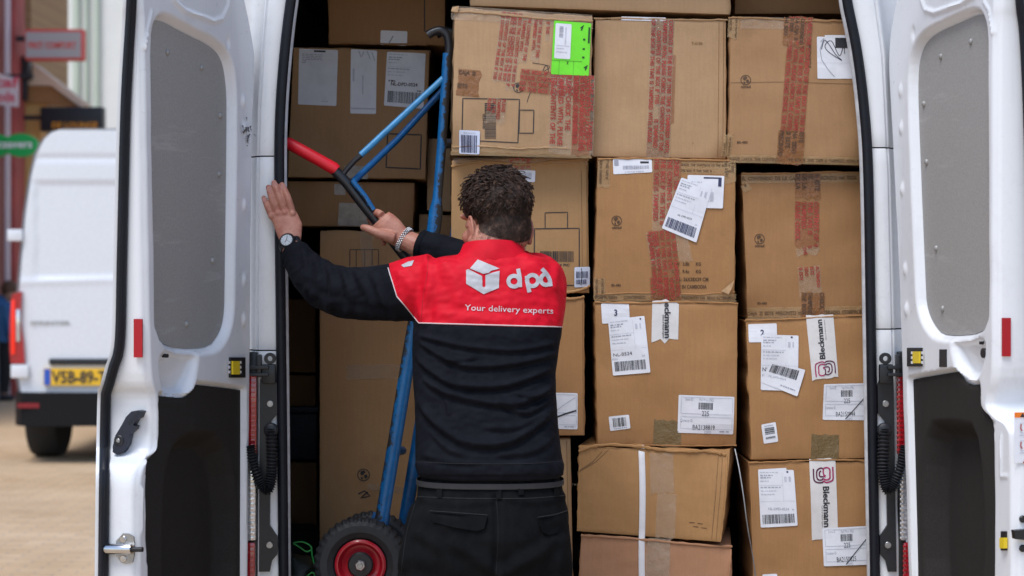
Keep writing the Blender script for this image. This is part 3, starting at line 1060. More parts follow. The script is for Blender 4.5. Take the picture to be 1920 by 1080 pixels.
# left door
LD, ldoor, lat, lfz, loz = build_door(
    -1, (472 - 960) / F * 5.30, 5.30, 73,
    [(448, -150), (452, -60), (462, 0), (477, 75), (481, 125), (477, 250), (474, 400), (472, 700), (468, 1080), (467, 1200)],
    [(262, -150), (265, 0), (268, 60), (272, 300), (276, 540), (281, 700), (291, 748), (292, 830), (284, 856), (264, 884), (260, 960), (261, 1200)],
    [(258, -150), (256, 0), (245, 200), (238, 480), (234, 640), (222, 690), (213, 725), (207, 765), (203, 1080), (203, 1200)],
    [(279, 80), (283, 46), (300, 34), (350, 63), (395, 83), (420, 108), (429, 160), (430, 225), (426, 540), (425, 590), (417, 625), (392, 656), (287, 648), (286, 540), (281, 250)],
    [(365, 722), (366, 721), (452, 731), (453, 733), (452, 1080), (452, 1230), (275, 1230), (275, 1070), (271, 1040), (269, 890), (272, 868), (287, 854), (294, 838), (294, 743), (296, 742), (345, 747), (356, 740)],
    [(330, 800), (440, 815), (442, 1200), (300, 1200), (298, 900)],
    [(290, 652), (360, 655), (368, 668), (352, 742), (330, 749), (300, 744), (290, 705)],
    [([(315, -40), (325, 0), (345, 20), (400, 40), (417, 35), (428, 12), (430, -30)], .006, .006), ([(285, 22), (277, 55), (272, 90)], .004, .005), ([(266, 915), (266, 1000)], .003, .004)],
    [(314, 98), (378, 127), (413, 217), (411, 327), (399, 489), (350, 608)],
    [((456, 190), .006), ((458, 385), .006), ((458, 525), .006), ((457, 600), .007), ((428, 80), -.006), ((458, 240), .005)],
    'left rear door swung open, scuffed near its hinge edge')
RDoor, rdoor, rat, rfz, roz = build_door(
    1, (1676 - 960) / F * 5.30, 5.30, 77,
    [(1690, -150), (1684, -60), (1677, 0), (1666, 65), (1663, 130), (1669, 250), (1683, 540), (1690, 760), (1700, 1080), (1703, 1200)],
    [(1868, -150), (1866, 0), (1864, 60), (1863, 300), (1863, 540), (1862, 690), (1852, 742), (1852, 765), (1868, 785), (1890, 804), (1897, 860), (1898, 1200)],
    [(1898, -150), (1904, 0), (1911, 60), (1918, 200), (1926, 480), (1931, 640), (1945, 690), (1956, 730), (1964, 765), (1970, 1080), (1970, 1200)],
    [(1857, 80), (1853, 40), (1838, 23), (1790, 45), (1745, 65), (1724, 92), (1716, 140), (1719, 250), (1731, 540), (1733, 575), (1745, 607), (1768, 632), (1858, 622), (1858, 540), (1857, 250)],
    [(1710, 714), (1711, 711), (1794, 697), (1796, 698), (1806, 713), (1820, 722), (1839, 720), (1842, 724), (1842, 762), (1850, 777), (1864, 789), (1868, 812), (1869, 1080), (1869, 1230), (1721, 1230), (1720, 1080), (1711, 745)],
    [(1732, 792), (1790, 785), (1850, 800), (1852, 1200), (1736, 1200)],
    [(1786, 640), (1800, 631), (1852, 628), (1858, 650), (1850, 694), (1838, 718), (1820, 720), (1803, 709)],
    [([(1730, -40), (1728, 0), (1735, 18), (1752, 24), (1800, 8), (1830, -10), (1840, -40)], .006, .006), ([(1845, 3), (1855, 20), (1861, 62)], .004, .005), ([(1877, 818), (1877, 893), (1889, 893)], .004, .004)],
    [(1820, 78), (1764, 106), (1732, 195), (1737, 304), (1755, 466), (1767, 579)],
    [((1712, 62), -.006), ((1689, 170), .006), ((1690, 240), .006), ((1692, 355), .006), ((1697, 505), .006), ((1700, 580), .007)],
    'right rear door swung open, with the orange warning sticker')

def wedge_handle(D, door):
    """the bulging pull grip inside the pocket is the pocket itself; here the lock switch beside it"""
for D, door, xa, xb, ya, yb in ((LD, ldoor, 426, 454, 670, 708), (RDoor, rdoor, 1707, 1733, 652, 687)):
    m = MB(); face_box(D, m, xa, ya, xb, yb, -.004, .006); sw = m.obj('lock_switch', BLACKP, door)
    w_ = xb - xa
    m = MB(); face_box(D, m, xa + w_ * .28, ya + 7, xb - w_ * .26, yb - 6, .006, .011); m.obj('yellow_key', YELLOW, sw)
    m = MB()
    for fx in (.13, .87):
        for k in range(3):
            c = xa + w_ * fx
            face_box(D, m, c - 1.6, ya + 7 + k * 9, c + 1.6, ya + 12 + k * 9, .006, .0072)
    m.obj('marks', PAPER, sw)
m = MB(); face_box(RDoor, m, 1765, 655, 1778, 688, -.003, .003); m.obj('slot', BLACKP, rdoor)
q = RDoor.sz(1848, 662, -.006); m = MB(); m.disc(RDoor.p(q[0], -.012, q[1]), RDoor.n, .012, .014, n=20); m.obj('plug', BLACKP, rdoor)
q = RDoor.sz(1840, 643, -.002); m = MB(); m.disc(RDoor.p(q[0], -.008, q[1]), RDoor.n, .004, .01, n=12); m.obj('plug', BLACKP, rdoor)
q = LD.sz(312, 667, -.002); m = MB(); m.disc(LD.p(q[0], -.012, q[1]), LD.n, .005, .014, n=12); m.obj('plug', BLACKP, ldoor)
# reflectors on the end faces
for D, door, at_, fz_, xa, xb, ya, yb in ((LD, ldoor, lat, lfz, 252, 268, 598, 670), (RDoor, rdoor, rat, rfz, 1878, 1894, 596, 668)):
    m = MB(); m.prism(*end_prism(D, at_, fz_, [(xa, ya), (xb, ya), (xb, yb), (xa, yb)], .004)); m.obj('reflector', REFL, door)
# pull lever on the left door end face
def epx(px, py, off=0): return end_pt(LD, lat, lfz, px, py, off)
lev = [(276, 770), (268, 768), (256, 770), (246, 780), (238, 795), (226, 815), (221, 835), (221, 846), (229, 851), (239, 847), (248, 832), (252, 812), (262, 803), (264, 797), (259, 796), (265, 785), (271, 782)]
m = MB(); m.prism(*end_prism(LD, lat, lfz, lev, .022, .004)); hn = m.obj('pull_lever', plain('navy_plastic', (.010, .013, .026), .45, var=.2), ldoor)
c = epx(234, 824, .026); m = MB(); m.disc(c, LD.d, .013, .006, bev=.002); m.obj('pivot', BLACKP, hn)
m = MB(); m.disc(c + LD.d * .006, LD.d, .005, .003, bev=.001); m.obj('bolt', STEEL, hn)
m = MB()
for k in range(5):
    a, b = 251 + k * 4, 793 - k * 4.6
    S0 = on_end(LD, lat, lfz, 250, 790)[0]
    pts = [(a, b - 5), (a + 2, b - 5), (a + 3.5, b + 3), (a + 1.5, b + 3)]
    m.prism([LD.p(S0 + .026, *LD.end_t(x, y, S0)) for x, y in pts], LD.d * .003)
m.obj('grip_ridge', BLACKP, hn)
# latch on the left door end face
pls = [(232, 1000), (242, 1000), (252, 1006), (253, 1018), (253, 1040), (250, 1054), (238, 1057), (228, 1054), (219, 1042), (219, 1014)]
m = MB(); m.prism(*end_prism(LD, lat, lfz, pls, .004)); lt = m.obj('latch_plate', STEEL, ldoor)
m = MB()
S0 = on_end(LD, lat, lfz, 232, 1028)[0]
ax = [LD.p(S0 + .016, *LD.end_t(x, 1028, S0)) for x in (204, 208, 248, 253)]
m.tube(ax, [.009, .0125, .0125, .010], n=16); m.obj('latch_roller', CHROME, lt)
m = MB(); m.tube([LD.p(S0 + .012, *LD.end_t(x, 1029, S0)) for x in (250, 272)], .006, n=10); m.obj('latch_bolt', BLACKP, lt)
for yy in (1011, 1047):
    c = LD.p(S0 + .004, *LD.end_t(233, yy, S0)); m = MB(); m.disc(c, LD.d, .0085, .003, bev=.001); m.disc(c + LD.d * .003, LD.d, .0045, .002, n=6); m.obj('latch_screw', CHROME, lt)
# right door: warning sticker, bolts, latch arm
Sx = max(on_end(RDoor, rat, rfz, 1910, y)[0] for y in range(760, 900, 5))
Sy = max(on_end(RDoor, rat, rfz, 1910, y)[0] for y in range(950, 1050, 5))
def rq(x, y, o=0):
    S_ = Sx if y < 900 else Sy
    return RDoor.p(S_ + o, *RDoor.end_t(x, y, S_))
m = MB()
m.add([rq(1901, 783, .003), rq(1950, 783, .003), rq(1950, 773, .003), rq(1901, 773, .003)], [(0, 1, 2, 3)], 1)
m.add([rq(1901, 868, .002), rq(1950, 868, .002), rq(1950, 783.4, .002), rq(1901, 783.4, .002)], [(0, 1, 2, 3)], 0)
m.add([rq(1911, 782, .004), rq(1921, 782, .004), rq(1916, 774, .004)], [(0, 1, 2)], 2)
for y0 in (793, 826):
    pts, fc = stroke_px([(1912, y0), (1928, y0), (1928, y0 + 18), (1912, y0 + 18)], 1.6, True); m.add([rq(a, b, .004) for a, b in pts], fc, 3)
    pts, fc = stroke_px([(1913, y0 + 2), (1912, y0 + 10), (1915, y0 + 15)], 2.2); m.add([rq(a, b, .005) for a, b in pts], fc, 4)
    pts, fc = stroke_px([(1910, y0 + 23), (1924, y0 + 23)], 1.5); m.add([rq(a, b, .004) for a, b in pts], fc, 3)
m.add([rq(1916, 868, .004), rq(1926, 868, .004), rq(1921, 860, .004)], [(0, 1, 2)], 4)
m.obj('warning_sticker', [PAPER, plain('sticker_orange', (.80, .19, .01), .5, var=.05), INK, INK_L, INK_R], rdoor, flat=True)
for a, b in ((1917, 973), (1917, 1028)):
    m = MB(); m.disc(rq(a, b, .0), RDoor.d, .0085, .006, bev=.002); m.obj('bolt', BLACKP, rdoor)
m = MB(); m.prism([rq(a, b, .002) for a, b in ((1895, 993), (1935, 990), (1935, 1012), (1897, 1009))], RDoor.d * .016); m.obj('latch_arm', BLACKP, rdoor)
m = MB(); face_box(RDoor, m, 1879, 996, 1890, 1032, -.002, .002); fl = m.obj('latch_slot', BLACKP, rdoor)
m = MB(); face_box(RDoor, m, 1881, 1008, 1889, 1028, .002, .012); m.obj('yellow_lever', YELLOW, fl)
# scuffs on both doors
m = MB(); rs_ = random.Random(3)
for k in range(26):
    a, b = 452 + rs_.gauss(8, 6), 250 + rs_.gauss(0, 14)
    q = [LD.sz(a, b), LD.sz(a + rs_.uniform(1, 5), b + rs_.uniform(-1, 1)), LD.sz(a + rs_.uniform(0, 4), b + rs_.uniform(1, 9))]
    m.add([LD.p(s_, .0065, z_) for s_, z_ in q], [(0, 1, 2)])
m.obj('scuff', plain('scuff_grey', (.13, .13, .14), .7), ldoor, flat=True)
# ------------------------------------------------------------------ cartons
GRP = 'cartons stacked in the van'
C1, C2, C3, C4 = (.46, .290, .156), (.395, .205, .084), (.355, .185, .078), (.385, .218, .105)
class Carton:
    def __init__(s, label, quad, Y0, depth=.36, col=C1, seed=1, bulge=.006, yaw=0, pitch=0, rough=.0048, name='carton', crush=.0055, cat='box', edge=.007):
        """quad: TL, TR, BR, BL of the front in picture units at distance Y0."""
        s.Y0, s.bulge = Y0, bulge
        s.q = [(p.x, p.z) for p in (W(a, b, Y0) for a, b in quad)]
        s.cx = sum(a for a, b in s.q) / 4
        s.cz = sum(b for a, b in s.q) / 4
        s.yaw, s.pitch, s.rough = yaw, pitch, rough
        s.n1, s.n2 = Noise(seed * 13 + 1, .16), Noise(seed * 13 + 2, .045)
        zb = min(b for a, b in s.q)
        rd = random.Random(seed * 31)
        s.dents = [(*rd.choice(s.q), rd.uniform(.006, .016), rd.uniform(.025, .06)) for _ in range(2)] + [(s.cx + rd.uniform(-.12, .12), s.cz + rd.uniform(-.12, .12), rd.uniform(.002, .005), rd.uniform(.03, .07)) for _ in range(3)]
        s.t = thing(name, label, cat, (s.cx, Y0 + depth / 2, zb), GRP)
        s.mat = cardboard(col, seed)
        N, M_ = 26, 24
        us = [0, .012, .03, .06] + list(np.linspace(.1, .9, N - 7)) + [.94, .97, .988, 1]
        rs = np.random.RandomState(seed)
        e1, e2 = Noise(seed * 7 + 3, .09), Noise(seed * 7 + 4, .03)
        def xz(u, v):
            (x0, z0), (x1, z1), (x2, z2), (x3, z3) = s.q
            xt, zt2 = x0 + (x1 - x0) * u, z0 + (z1 - z0) * u
            xb, zb2 = x3 + (x2 - x3) * u, z3 + (z2 - z3) * u
            return xt + (xb - xt) * v, zt2 + (zb2 - zt2) * v
        front = []
        for u in us:
            row = []
            for v in us:
                x, z = xz(u, v)
                d = min(u, 1 - u, v, 1 - v)
                y = s.h(x, z)
                wx = min(u, 1 - u) < .001
                wz = min(v, 1 - v) < .001
                if wx or wz:
                    y += edge
                    k = crush * (.6 + .8 * float(e1(x * 1.0, z)) + .5 * float(e2(x, z)))
                    if wx:
                        x += k * (1 if u < .5 else -1)
                    if wz:
                        z += k * (-1 if v < .5 else 1)
                    if wx and wz:
                        y += edge * .8
                elif d < .02:
                    y += edge * .18
                row.append(Vector((x, y, z)))
            front.append(row)
        m = MB()
        m.grid(front)
        n = len(us)
        per = [(i, 0) for i in range(n)] + [(n - 1, j) for j in range(1, n)] + [(i, n - 1) for i in range(n - 2, -1, -1)] + [(0, j) for j in range(n - 2, 0, -1)]
        r0 = [front[i][j] for i, j in per]
        c = Vector((s.cx, 0, s.cz))
        ya = math.tan(0)
        def back(k, sc):
            o = []
            for p in r0:
                q = Vector((p.x, p.y + depth * k, p.z))
                q.x += s.yaw * depth * k * -1
                o.append(Vector((s.cx + (q.x - s.cx) * sc, q.y, s.cz + (q.z - s.cz) * sc)))
            return o
        m.loft([r0, back(.03, 1.0), back(.5, 1.004 if bulge > 0 else 1), back(.97, 1.0), back(1.0, .985)], caps=False)
        m.add(back(1.0, .985), [tuple(range(len(r0)))])
        s.body = m.obj('carton_body', s.mat, s.t, angle=40)
    def h(s, x, z):
        (x0, z0), (x1, z1), (x2, z2), (x3, z3) = s.q
        v = (z0 + z1 - 2 * z) / max(1e-6, (z0 + z1 - z2 - z3))
        xl_, xr_ = x0 + (x3 - x0) * v, x1 + (x2 - x1) * v
        u = (x - xl_) / max(1e-6, xr_ - xl_)
        u, v = min(max(u, 0), 1), min(max(v, 0), 1)
        y = s.Y0 + s.yaw * (x - s.cx) + s.pitch * (z - s.cz)
        y -= s.bulge * math.sin(math.pi * u) * math.sin(math.pi * v)
        for a, b, k, w_ in s.dents:
            y += k * math.exp(-((x - a) ** 2 + (z - b) ** 2) / (w_ * w_))
        return y + s.rough * (.7 * float(s.n1(x, z)) + .2 * float(s.n2(x, z)))
    def pt(s, px, py, off=.001):
        p = W(px, py, s.Y0)
        return Vector((p.x, s.h(p.x, p.z) - off, p.z))
    # ---- printed and stuck things, all laid on the front surface
    def flat(s, mb, pts, fc, off, m=0):
        mb.add([s.pt(a, b, off) for a, b in pts], fc, m)
    def quad(s, mb, q, off, m=0, n=6, jag=None, rnd=0):
        """a sheet with corners q (TL TR BR BL); jag: raggedness of the two short ends"""
        n2 = n
        P = []
        def par(i, L):
            if not rnd: return i / n
            e = min(.2, rnd * 1.6 / max(L, 1))
            return (0, e)[i] if i < 2 else (1, 1 - e)[n - i] if i > n - 2 else e + (1 - 2 * e) * (i - 1) / (n - 2)
        wl_ = math.hypot(q[1][0] - q[0][0], q[1][1] - q[0][1]); hl_ = math.hypot(q[3][0] - q[0][0], q[3][1] - q[0][1])
        for i in range(n + 1):
            u = par(i, wl_)
            row = []
            for j in range(n2 + 1):
                v = par(j, hl_)
                a = [q[0][k] + (q[1][k] - q[0][k]) * u for k in (0, 1)]
                b = [q[3][k] + (q[2][k] - q[3][k]) * u for k in (0, 1)]
                vv = v
                row.append((a[0] + (b[0] - a[0]) * vv, a[1] + (b[1] - a[1]) * vv))
            P.append(row)
        if jag:
            for i in range(n + 1):
                P[i][0] = (P[i][0][0], P[i][0][1] + random.uniform(-jag, jag))
                P[i][-1] = (P[i][-1][0], P[i][-1][1] + random.uniform(-jag, jag))
        if rnd:
            for i, j, sx, sy in ((0, 0, 1, 1), (n, 0, -1, 1), (n, n2, -1, -1), (0, n2, 1, -1)):
                a, b = P[i][j]
                c1 = P[i + sx][j]; c2 = P[i][j + sy]
                def tow(p, t, d):
                    L = math.hypot(t[0] - p[0], t[1] - p[1]) or 1
                    return (p[0] + (t[0] - p[0]) / L * d, p[1] + (t[1] - p[1]) / L * d)
                e = tow((a, b), c1, rnd * .45); P[i][j] = tow(e, c2, rnd * .45)
        mb.grid([[s.pt(x, y, off) for x, y in row] for row in P], m)
    def bil(s, q, u, v):
        a = [q[0][k] + (q[1][k] - q[0][k]) * u for k in (0, 1)]
        b = [q[3][k] + (q[2][k] - q[3][k]) * u for k in (0, 1)]
        return (a[0] + (b[0] - a[0]) * v, a[1] + (b[1] - a[1]) * v)
    def label(s, q, items=(), name='shipping_label', paper=None, lift=0.0, rnd=1.5, label=None):
        mb = MB()
        mats = [paper or PAPER, INK, INK_G, INK_L, INK_N, INK_P, INK_GN, WHITE_L]
        s.quad(mb, q, .0013 + lift, 0, rnd=rnd)
        off = .0021 + lift
        ex = (q[1][0] - q[0][0], q[1][1] - q[0][1])
        wpx, hpx = math.hypot(*ex), math.hypot(q[3][0] - q[0][0], q[3][1] - q[0][1])
        ang = math.degrees(math.atan2(ex[1], ex[0]))
        rs = random.Random(int(q[0][0] * 7 + q[0][1]))
        for it in items:
            k = it[0]
            if k == 'rect':
                _, u0, v0, u1, v1, mm = it
                pts = [s.bil(q, u0, v0), s.bil(q, u1, v0), s.bil(q, u1, v1), s.bil(q, u0, v1)]
                s.flat(mb, pts, [(0, 1, 2, 3)], off, mm)
            elif k == 'frame':
                _, u0, v0, u1, v1, mm = it
                pts, fc = stroke_px(dense([s.bil(q, u0, v0), s.bil(q, u1, v0), s.bil(q, u1, v1), s.bil(q, u0, v1)], True), .9, True)
                s.flat(mb, pts, fc, off, mm)
            elif k == 'bars':
                _, u0, v0, u1, v1, mm = it[:6]
                vert = len(it) > 6
                u = 0.0
                L = (v1 - v0) * hpx if vert else (u1 - u0) * wpx
                while u < L - 2:
                    b = rs.choice((.8, 1.2, 1.7, 2.6)) * .62 * max(1, L / 60)
                    g_ = rs.choice((.8, 1.0, 1.5)) * .72 * max(1, L / 60)
                    a0, a1 = u / L, min(1, (u + b) / L)
                    if vert:
                        c = (u0, v0 + (v1 - v0) * a0, u1, v0 + (v1 - v0) * a1)
                    else:
                        c = (u0 + (u1 - u0) * a0, v0, u0 + (u1 - u0) * a1, v1)
                    pts = [s.bil(q, c[0], c[1]), s.bil(q, c[2], c[1]), s.bil(q, c[2], c[3]), s.bil(q, c[0], c[3])]
                    s.flat(mb, pts, [(0, 1, 2, 3)], off, mm)
                    u += b + g_
            elif k == 'text':
                _, u, v, cap, st, mm = it[:6]
                wd = it[6] * wpx if len(it) > 6 and it[6] else None
                rot = it[7] if len(it) > 7 else 0
                x, y = s.bil(q, u, v)
                pts, fc = text_px(st, x, y, cap * hpx, ang + rot, wd, bold=len(it) > 8)
                s.flat(mb, pts, fc, off, mm)
            elif k == 'fine':                    # a row of print too small to read
                _, u0, v, u1, hh, mm = it
                u = u0
                while u < u1 - .01:
                    d = min(rs.uniform(.03, .10), u1 - u)
                    pts = [s.bil(q, u, v), s.bil(q, u + d, v), s.bil(q, u + d, v + hh), s.bil(q, u, v + hh)]
                    s.flat(mb, pts, [(0, 1, 2, 3)], off, mm)
                    u += d + rs.uniform(.012, .03)
            elif k == 'pen':
                _, pp, wd, mm = it
                pts, fc = stroke_px(dense([s.bil(q, a, b) for a, b in pp]), wd)
                s.flat(mb, pts, fc, off + .0004, mm)
        o = mb.obj(name, mats, s.t, flat=True, fixn=False)
        if label:
            o['label'] = label
        return o
    def prints(s, items, mats=None, name='printing'):
        """printing straight on the board: ('line', pts, w, closed) ('text', str, x, y, cap, ang, width) ('bars', x0, y0, x1, y1, vertical)"""
        kinds = {'line': 'printed_outline', 'text': 'printed_words', 'bars': 'printed_barcode', 'globe': 'printed_symbol'}
        if name == 'printing' and len({i[0] for i in items}) > 1:
            for kk in kinds:
                sub_ = [i for i in items if i[0] == kk]
                if sub_: s.prints(sub_, mats, kinds[kk])
            return
        mb = MB()
        rs = random.Random(5)
        for it in items:
            k = it[0]
            if k == 'line':
                cl_ = it[3] if len(it) > 3 else False
                pts, fc = stroke_px(dense(it[1], cl_), it[2], cl_)
                # finer pieces so that the line follows the board
                s.flat(mb, pts, fc, .0011)
            elif k == 'text':
                pts, fc = text_px(it[1], it[2], it[3], it[4], it[5] if len(it) > 5 else 0, it[6] if len(it) > 6 else None, bold=True)
                s.flat(mb, pts, fc, .0011)
            elif k == 'bars':
                _, x0, y0, x1, y1, vert = it
                u, L = 0.0, (y1 - y0) if vert else (x1 - x0)
                while u < L - 1.5:
                    b, g_ = rs.choice((1.0, 1.5, 2.4)), rs.choice((.9, 1.3))
                    if vert:
                        pts = [(x0, y0 + u), (x1, y0 + u), (x1, y0 + u + b), (x0, y0 + u + b)]
                    else:
                        pts = [(x0 + u, y0), (x0 + u + b, y0), (x0 + u + b, y1), (x0 + u, y1)]
                    s.flat(mb, pts, [(0, 1, 2, 3)], .0011)
                    u += b + g_
            elif k == 'globe':
                _, x, y, r = it
                c = [(x + math.cos(a) * r, y + math.sin(a) * r) for a in np.linspace(0, 6.283, 25)[:-1]]
                pts, fc = stroke_px(c, r * .16, True); s.flat(mb, pts, fc, .0011)
                for blob in ([(-.5, -.6), (.1, -.8), (.35, -.45), (0, -.1), (-.25, .1), (-.55, -.1)], [(.1, .05), (.55, -.1), (.7, .3), (.3, .7), (.1, .45)], [(-.5, .35), (-.15, .4), (-.1, .8), (-.4, .7)]):
                    bl = [(x + a * r, y + b * r) for a, b in blob]
                    s.flat(mb, bl, [tuple(range(len(bl)))], .0011)
        return mb.obj(name, mats or INK_BR, s.t, flat=True, fixn=False)
    def tape(s, p0, p1, wd, mat, rows=0, ink=None, words='', name='tape', lift=0, cap=.62, jag=3, skew=0, wrinkles=3, label=None):
        """a strip from p0 to p1 (picture units) with rows of lettering along it"""
        dx, dy = p1[0] - p0[0], p1[1] - p0[1]
        L = math.hypot(dx, dy)
        tx, ty = dx / L, dy / L
        nx, ny = -ty, tx
        off = .0009 + lift
        mb = MB()
        n = max(4, int(L / 12))
        P = []
        K = 6
        for j in range(K + 1):
            c = (j / K - .5) * wd
            row = []
            for i in range(n + 1):
                u = i / n * L
                if i == 0: u += random.uniform(-jag, jag) * .6
                if i == n: u += random.uniform(-jag, jag)
                o = off + .0005 * abs(math.sin(i * 2.1 + j * 1.3 + L))
                row.append(s.pt(p0[0] + tx * u + nx * c, p0[1] + ty * u + ny * c, o))
            P.append(row)
        mb.grid(P, 0)
        rs = random.Random(int(L * 10 + p0[0]))
        if rows and words:
            pitch = wd / rows
            ch = pitch * cap
            ang = math.degrees(math.atan2(ty, tx))
            for r_ in range(rows):
                c = (r_ + .5) * pitch - wd / 2 + ch / 2
                u = 0.0
                st = rs.randrange(len(words))
                wl = words[st:] + words[:st]
                for word in wl * 6:
                    v, f, w1 = text2d(word, True)
                    ln = w1 * ch * .86
                    if u + ln > L - 1:
                        break
                    if rs.random() < .98:
                        x, y = p0[0] + tx * u + nx * c, p0[1] + ty * u + ny * c
                        pts, fc = text_px(word, x, y, ch, ang, ln, bold=True)
                        s.flat(mb, pts, fc, off + .0014, 1)
                    u += ln + ch * .55
        o = mb.obj(name, [mat, ink or INK_R], s.t, flat=False, angle=60, fixn=False)
        if label:
            o['label'] = label
        return o
    def flap(s, pts, h=.006, name='torn_flap', mat=None):
        mb = MB()
        q = [s.pt(a, b, .0015 + (h if k else 0)) for k, (a, b) in enumerate(pts)]
        mb.prism(q, (0, -.0022, 0))
        return mb.obj(name, mat or INNER, s.t, flat=True)
    def seam(s, pts, w_=2.2, mat=None, name='flap_edge', h=.003):
        """a raised or torn cardboard edge along the front"""
        mb = MB()
        c = catmull(pts, 8)
        path = [s.pt(a + random.uniform(-.4, .4), b + random.uniform(-.7, .7), h * .35) for a, b in c]
        mb.tube(path, [w_ / F * s.Y0 * random.uniform(.6, 1.25) for _ in path], n=6)
        return mb.obj(name, mat or s.mat, s.t)

WORDS = ['IF', 'THIS', 'TAPE', 'IS', 'TAMPERED', 'WITH,', 'PLEASE', 'CHECK', 'THE', 'CONTENTS', 'OF', 'THE', 'BOX']
WORDS_ES = ['SI', 'ESTE', 'PRECINTO', 'HA', 'SIDO', 'ALTERADO', 'COMPRUEBEN', 'EL', 'CONTENIDO', 'DE', 'LA', 'CAJA']
ADDR = [('fine', .05, .04, .55, .012, 3), ('fine', .05, .09, .40, .018, 2), ('fine', .05, .13, .34, .018, 2), ('fine', .05, .19, .28, .016, 3),
        ('rect', .02, .27, .66, .275, 3), ('fine', .05, .30, .60, .016, 2), ('fine', .05, .36, .5, .014, 3), ('fine', .05, .42, .42, .014, 3),
        ('rect', .66, .05, .666, .56, 3), ('fine', .72, .12, .78, .09, 3), ('fine', .84, .12, .90, .09, 3), ('rect', .02, .55, .98, .555, 3)]

# top row, partly above the frame
Nn = Carton('wide pale carton lying on top of the stack at the upper edge', [(868, -150), (1372, -150), (1372, 29), (880, 12)], 5.44, .40, C1, 1, yaw=.0)
On = Carton('dark carton on top of the stack beside the wide pale one', [(1378, -120), (1600, -120), (1598, 27), (1376, 27)], 5.62, .34, C3, 2)

# A
A = Carton('carton with the bright green label, crossed by red tape', [(850, 12), (1114, 28), (1108, 294), (845, 287)], 5.39, .36, C1, 3, .008, yaw=.05, pitch=.02, crush=.007)
A.tape((848, 24), (1112, 40), 26, FILM_CLEAR, name='edge_tape')
A.tape((858, 154), (900, 158), 50, FILM_BROWN, 4, INK_BR, WORDS_ES, cap=.6, label='brown tape corner with dark lettering')
for x0, y0, x1, y1, r_ in ((954, 22, 936, 155, 3), (972, 24, 956, 170, 2), (990, 30, 978, 118, 2), (1010, 36, 1002, 115, 2), (1028, 40, 1026, 75, 1)):
    A.tape((x0, y0), (x1, y1), 9 * r_, FILM_CLEAR, r_, INK_R, WORDS, cap=.66)
A.tape((975, 150), (1108, 164), 44, FILM_RED, 4, INK_R, WORDS, cap=.66, lift=.0006)
A.tape((1074, 140), (1070, 290), 84, FILM_CLEAR, 6, INK_R, WORDS, cap=.66, lift=.0012)
A.tape((1092, 142), (1088, 292), 34, FILM_RED, 3, INK_R, WORDS_ES, cap=.7, lift=.0018)
A.tape((932, 186), (928, 232), 36, FILM_CLEAR, 4, INK_R, WORDS, cap=.7, lift=.0002)
A.tape((846, 281), (1108, 287), 20, FILM_TAN, name='edge_tape')
A.prints([('line', [(868, 185), (974, 187), (971, 268), (866, 263)], 1.8, True), ('line', [(974, 207), (1001, 207), (1000, 250), (973, 250)], 1.8, True), ('bars', 909, 194, 930, 261, True), ('text', '0524-4105', 905, 214, 4.5, 90), ('globe', 972, 165, 9),
          ('line', [(915, 26), (935, 27), (922, 23)], 1.5)], INK)
pen = catmull([(998, 118), (1030, 124), (1018, 134), (1024, 122), (1028, 136), (1012, 142), (1006, 152), (1020, 162), (1032, 156), (1026, 148), (1012, 166), (996, 172), (988, 192)], 5)
A.prints([('line', pen, 1.1), ('line', catmull([(1062, 160), (1078, 168), (1066, 172), (1072, 180)], 4), 1.0)], INK, 'pen_scrawl')
A.label([(1039, 38), (1109, 43), (1104, 142), (1033, 139)], [('fine', .93, .08, .98, .30, 6), ('text', .72, .15, .05, 'x', 1, None, 0, 1), ('text', .70, .13, .10, '4', 6, .07, 20, 1), ('text', .84, .88, .10, '4', 6, .09, 20, 1), ('text', .40, .80, .08, 'x', 6, .05, 0, 1), ('rect', .0, .735, .8, .742, 6), ('rect', .2, .74, .205, .99, 6), ('rect', .58, .74, .585, .99, 6), ('fine', .80, .30, .86, .035, 6), ('fine', .80, .48, .86, .035, 6), ('fine', .80, .64, .86, .035, 6)], 'inspection_label', GREEN_P, lift=.0022, label='bright green inspection label')
A.label([(1042, 43), (1072, 45), (1069, 111), (1039, 109)], [('bars', .25, .08, .5, .42, 2, 1), ('fine', .62, .1, .70, .5, 3), ('fine', .1, .62, .9, .02, 3), ('fine', .1, .7, .6, .02, 3), ('fine', .1, .8, .8, .02, 3)], 'white_label', lift=.0034)
A.label([(861, 244), (900, 246), (899, 290), (861, 288)], [('bars', .10, .2, .9, .95, 4), ('fine', .2, .08, .8, .05, 3)], 'barcode_label', PAPER_B, lift=.0012)
A.seam([(850, 22), (900, 24), (970, 30), (1040, 36), (1112, 38)], 2.4)
A.seam([(848, 276), (900, 274), (960, 279), (1040, 277), (1105, 283)], 1.6)
A.flap([(848, 14), (861, 12), (858, 24), (846, 22)], .005, mat=A.mat)

# B
B = Carton('plain pale carton in the top row with one stripe of red tape', [(1114, 33), (1364, 36), (1364, 300), (1108, 296)], 5.44, .36, C1, 4, .007)
B.tape((1243, 36), (1240, 108), 42, FILM_BROWN)
B.tape((1236, 228), (1232, 300), 42, FILM_BROWN)
B.tape((1242, 37), (1233, 299), 44, FILM_CLEAR, 4, INK_R, WORDS, cap=.66, lift=.0012)
B.tape((1252, 104), (1248, 232), 30, FILM_RED, lift=.0004)
B.label([(1165, 31), (1248, 33), (1248, 40), (1165, 38)], [], 'label_edge', rnd=0)
B.seam([(1114, 34), (1200, 35), (1300, 37), (1364, 37)], 1.6)
B.prints([('line', [(1348, 40), (1346, 296)], .9), ('line', [(1357, 40), (1355, 296)], .8), ('text', 'T-4126', 1296, 84, 5, 0), ('text', '4', 1298, 270, 3, 0)], plain('faded_ink', (.25, .13, .05), .7, var=.2), 'faint_printing')

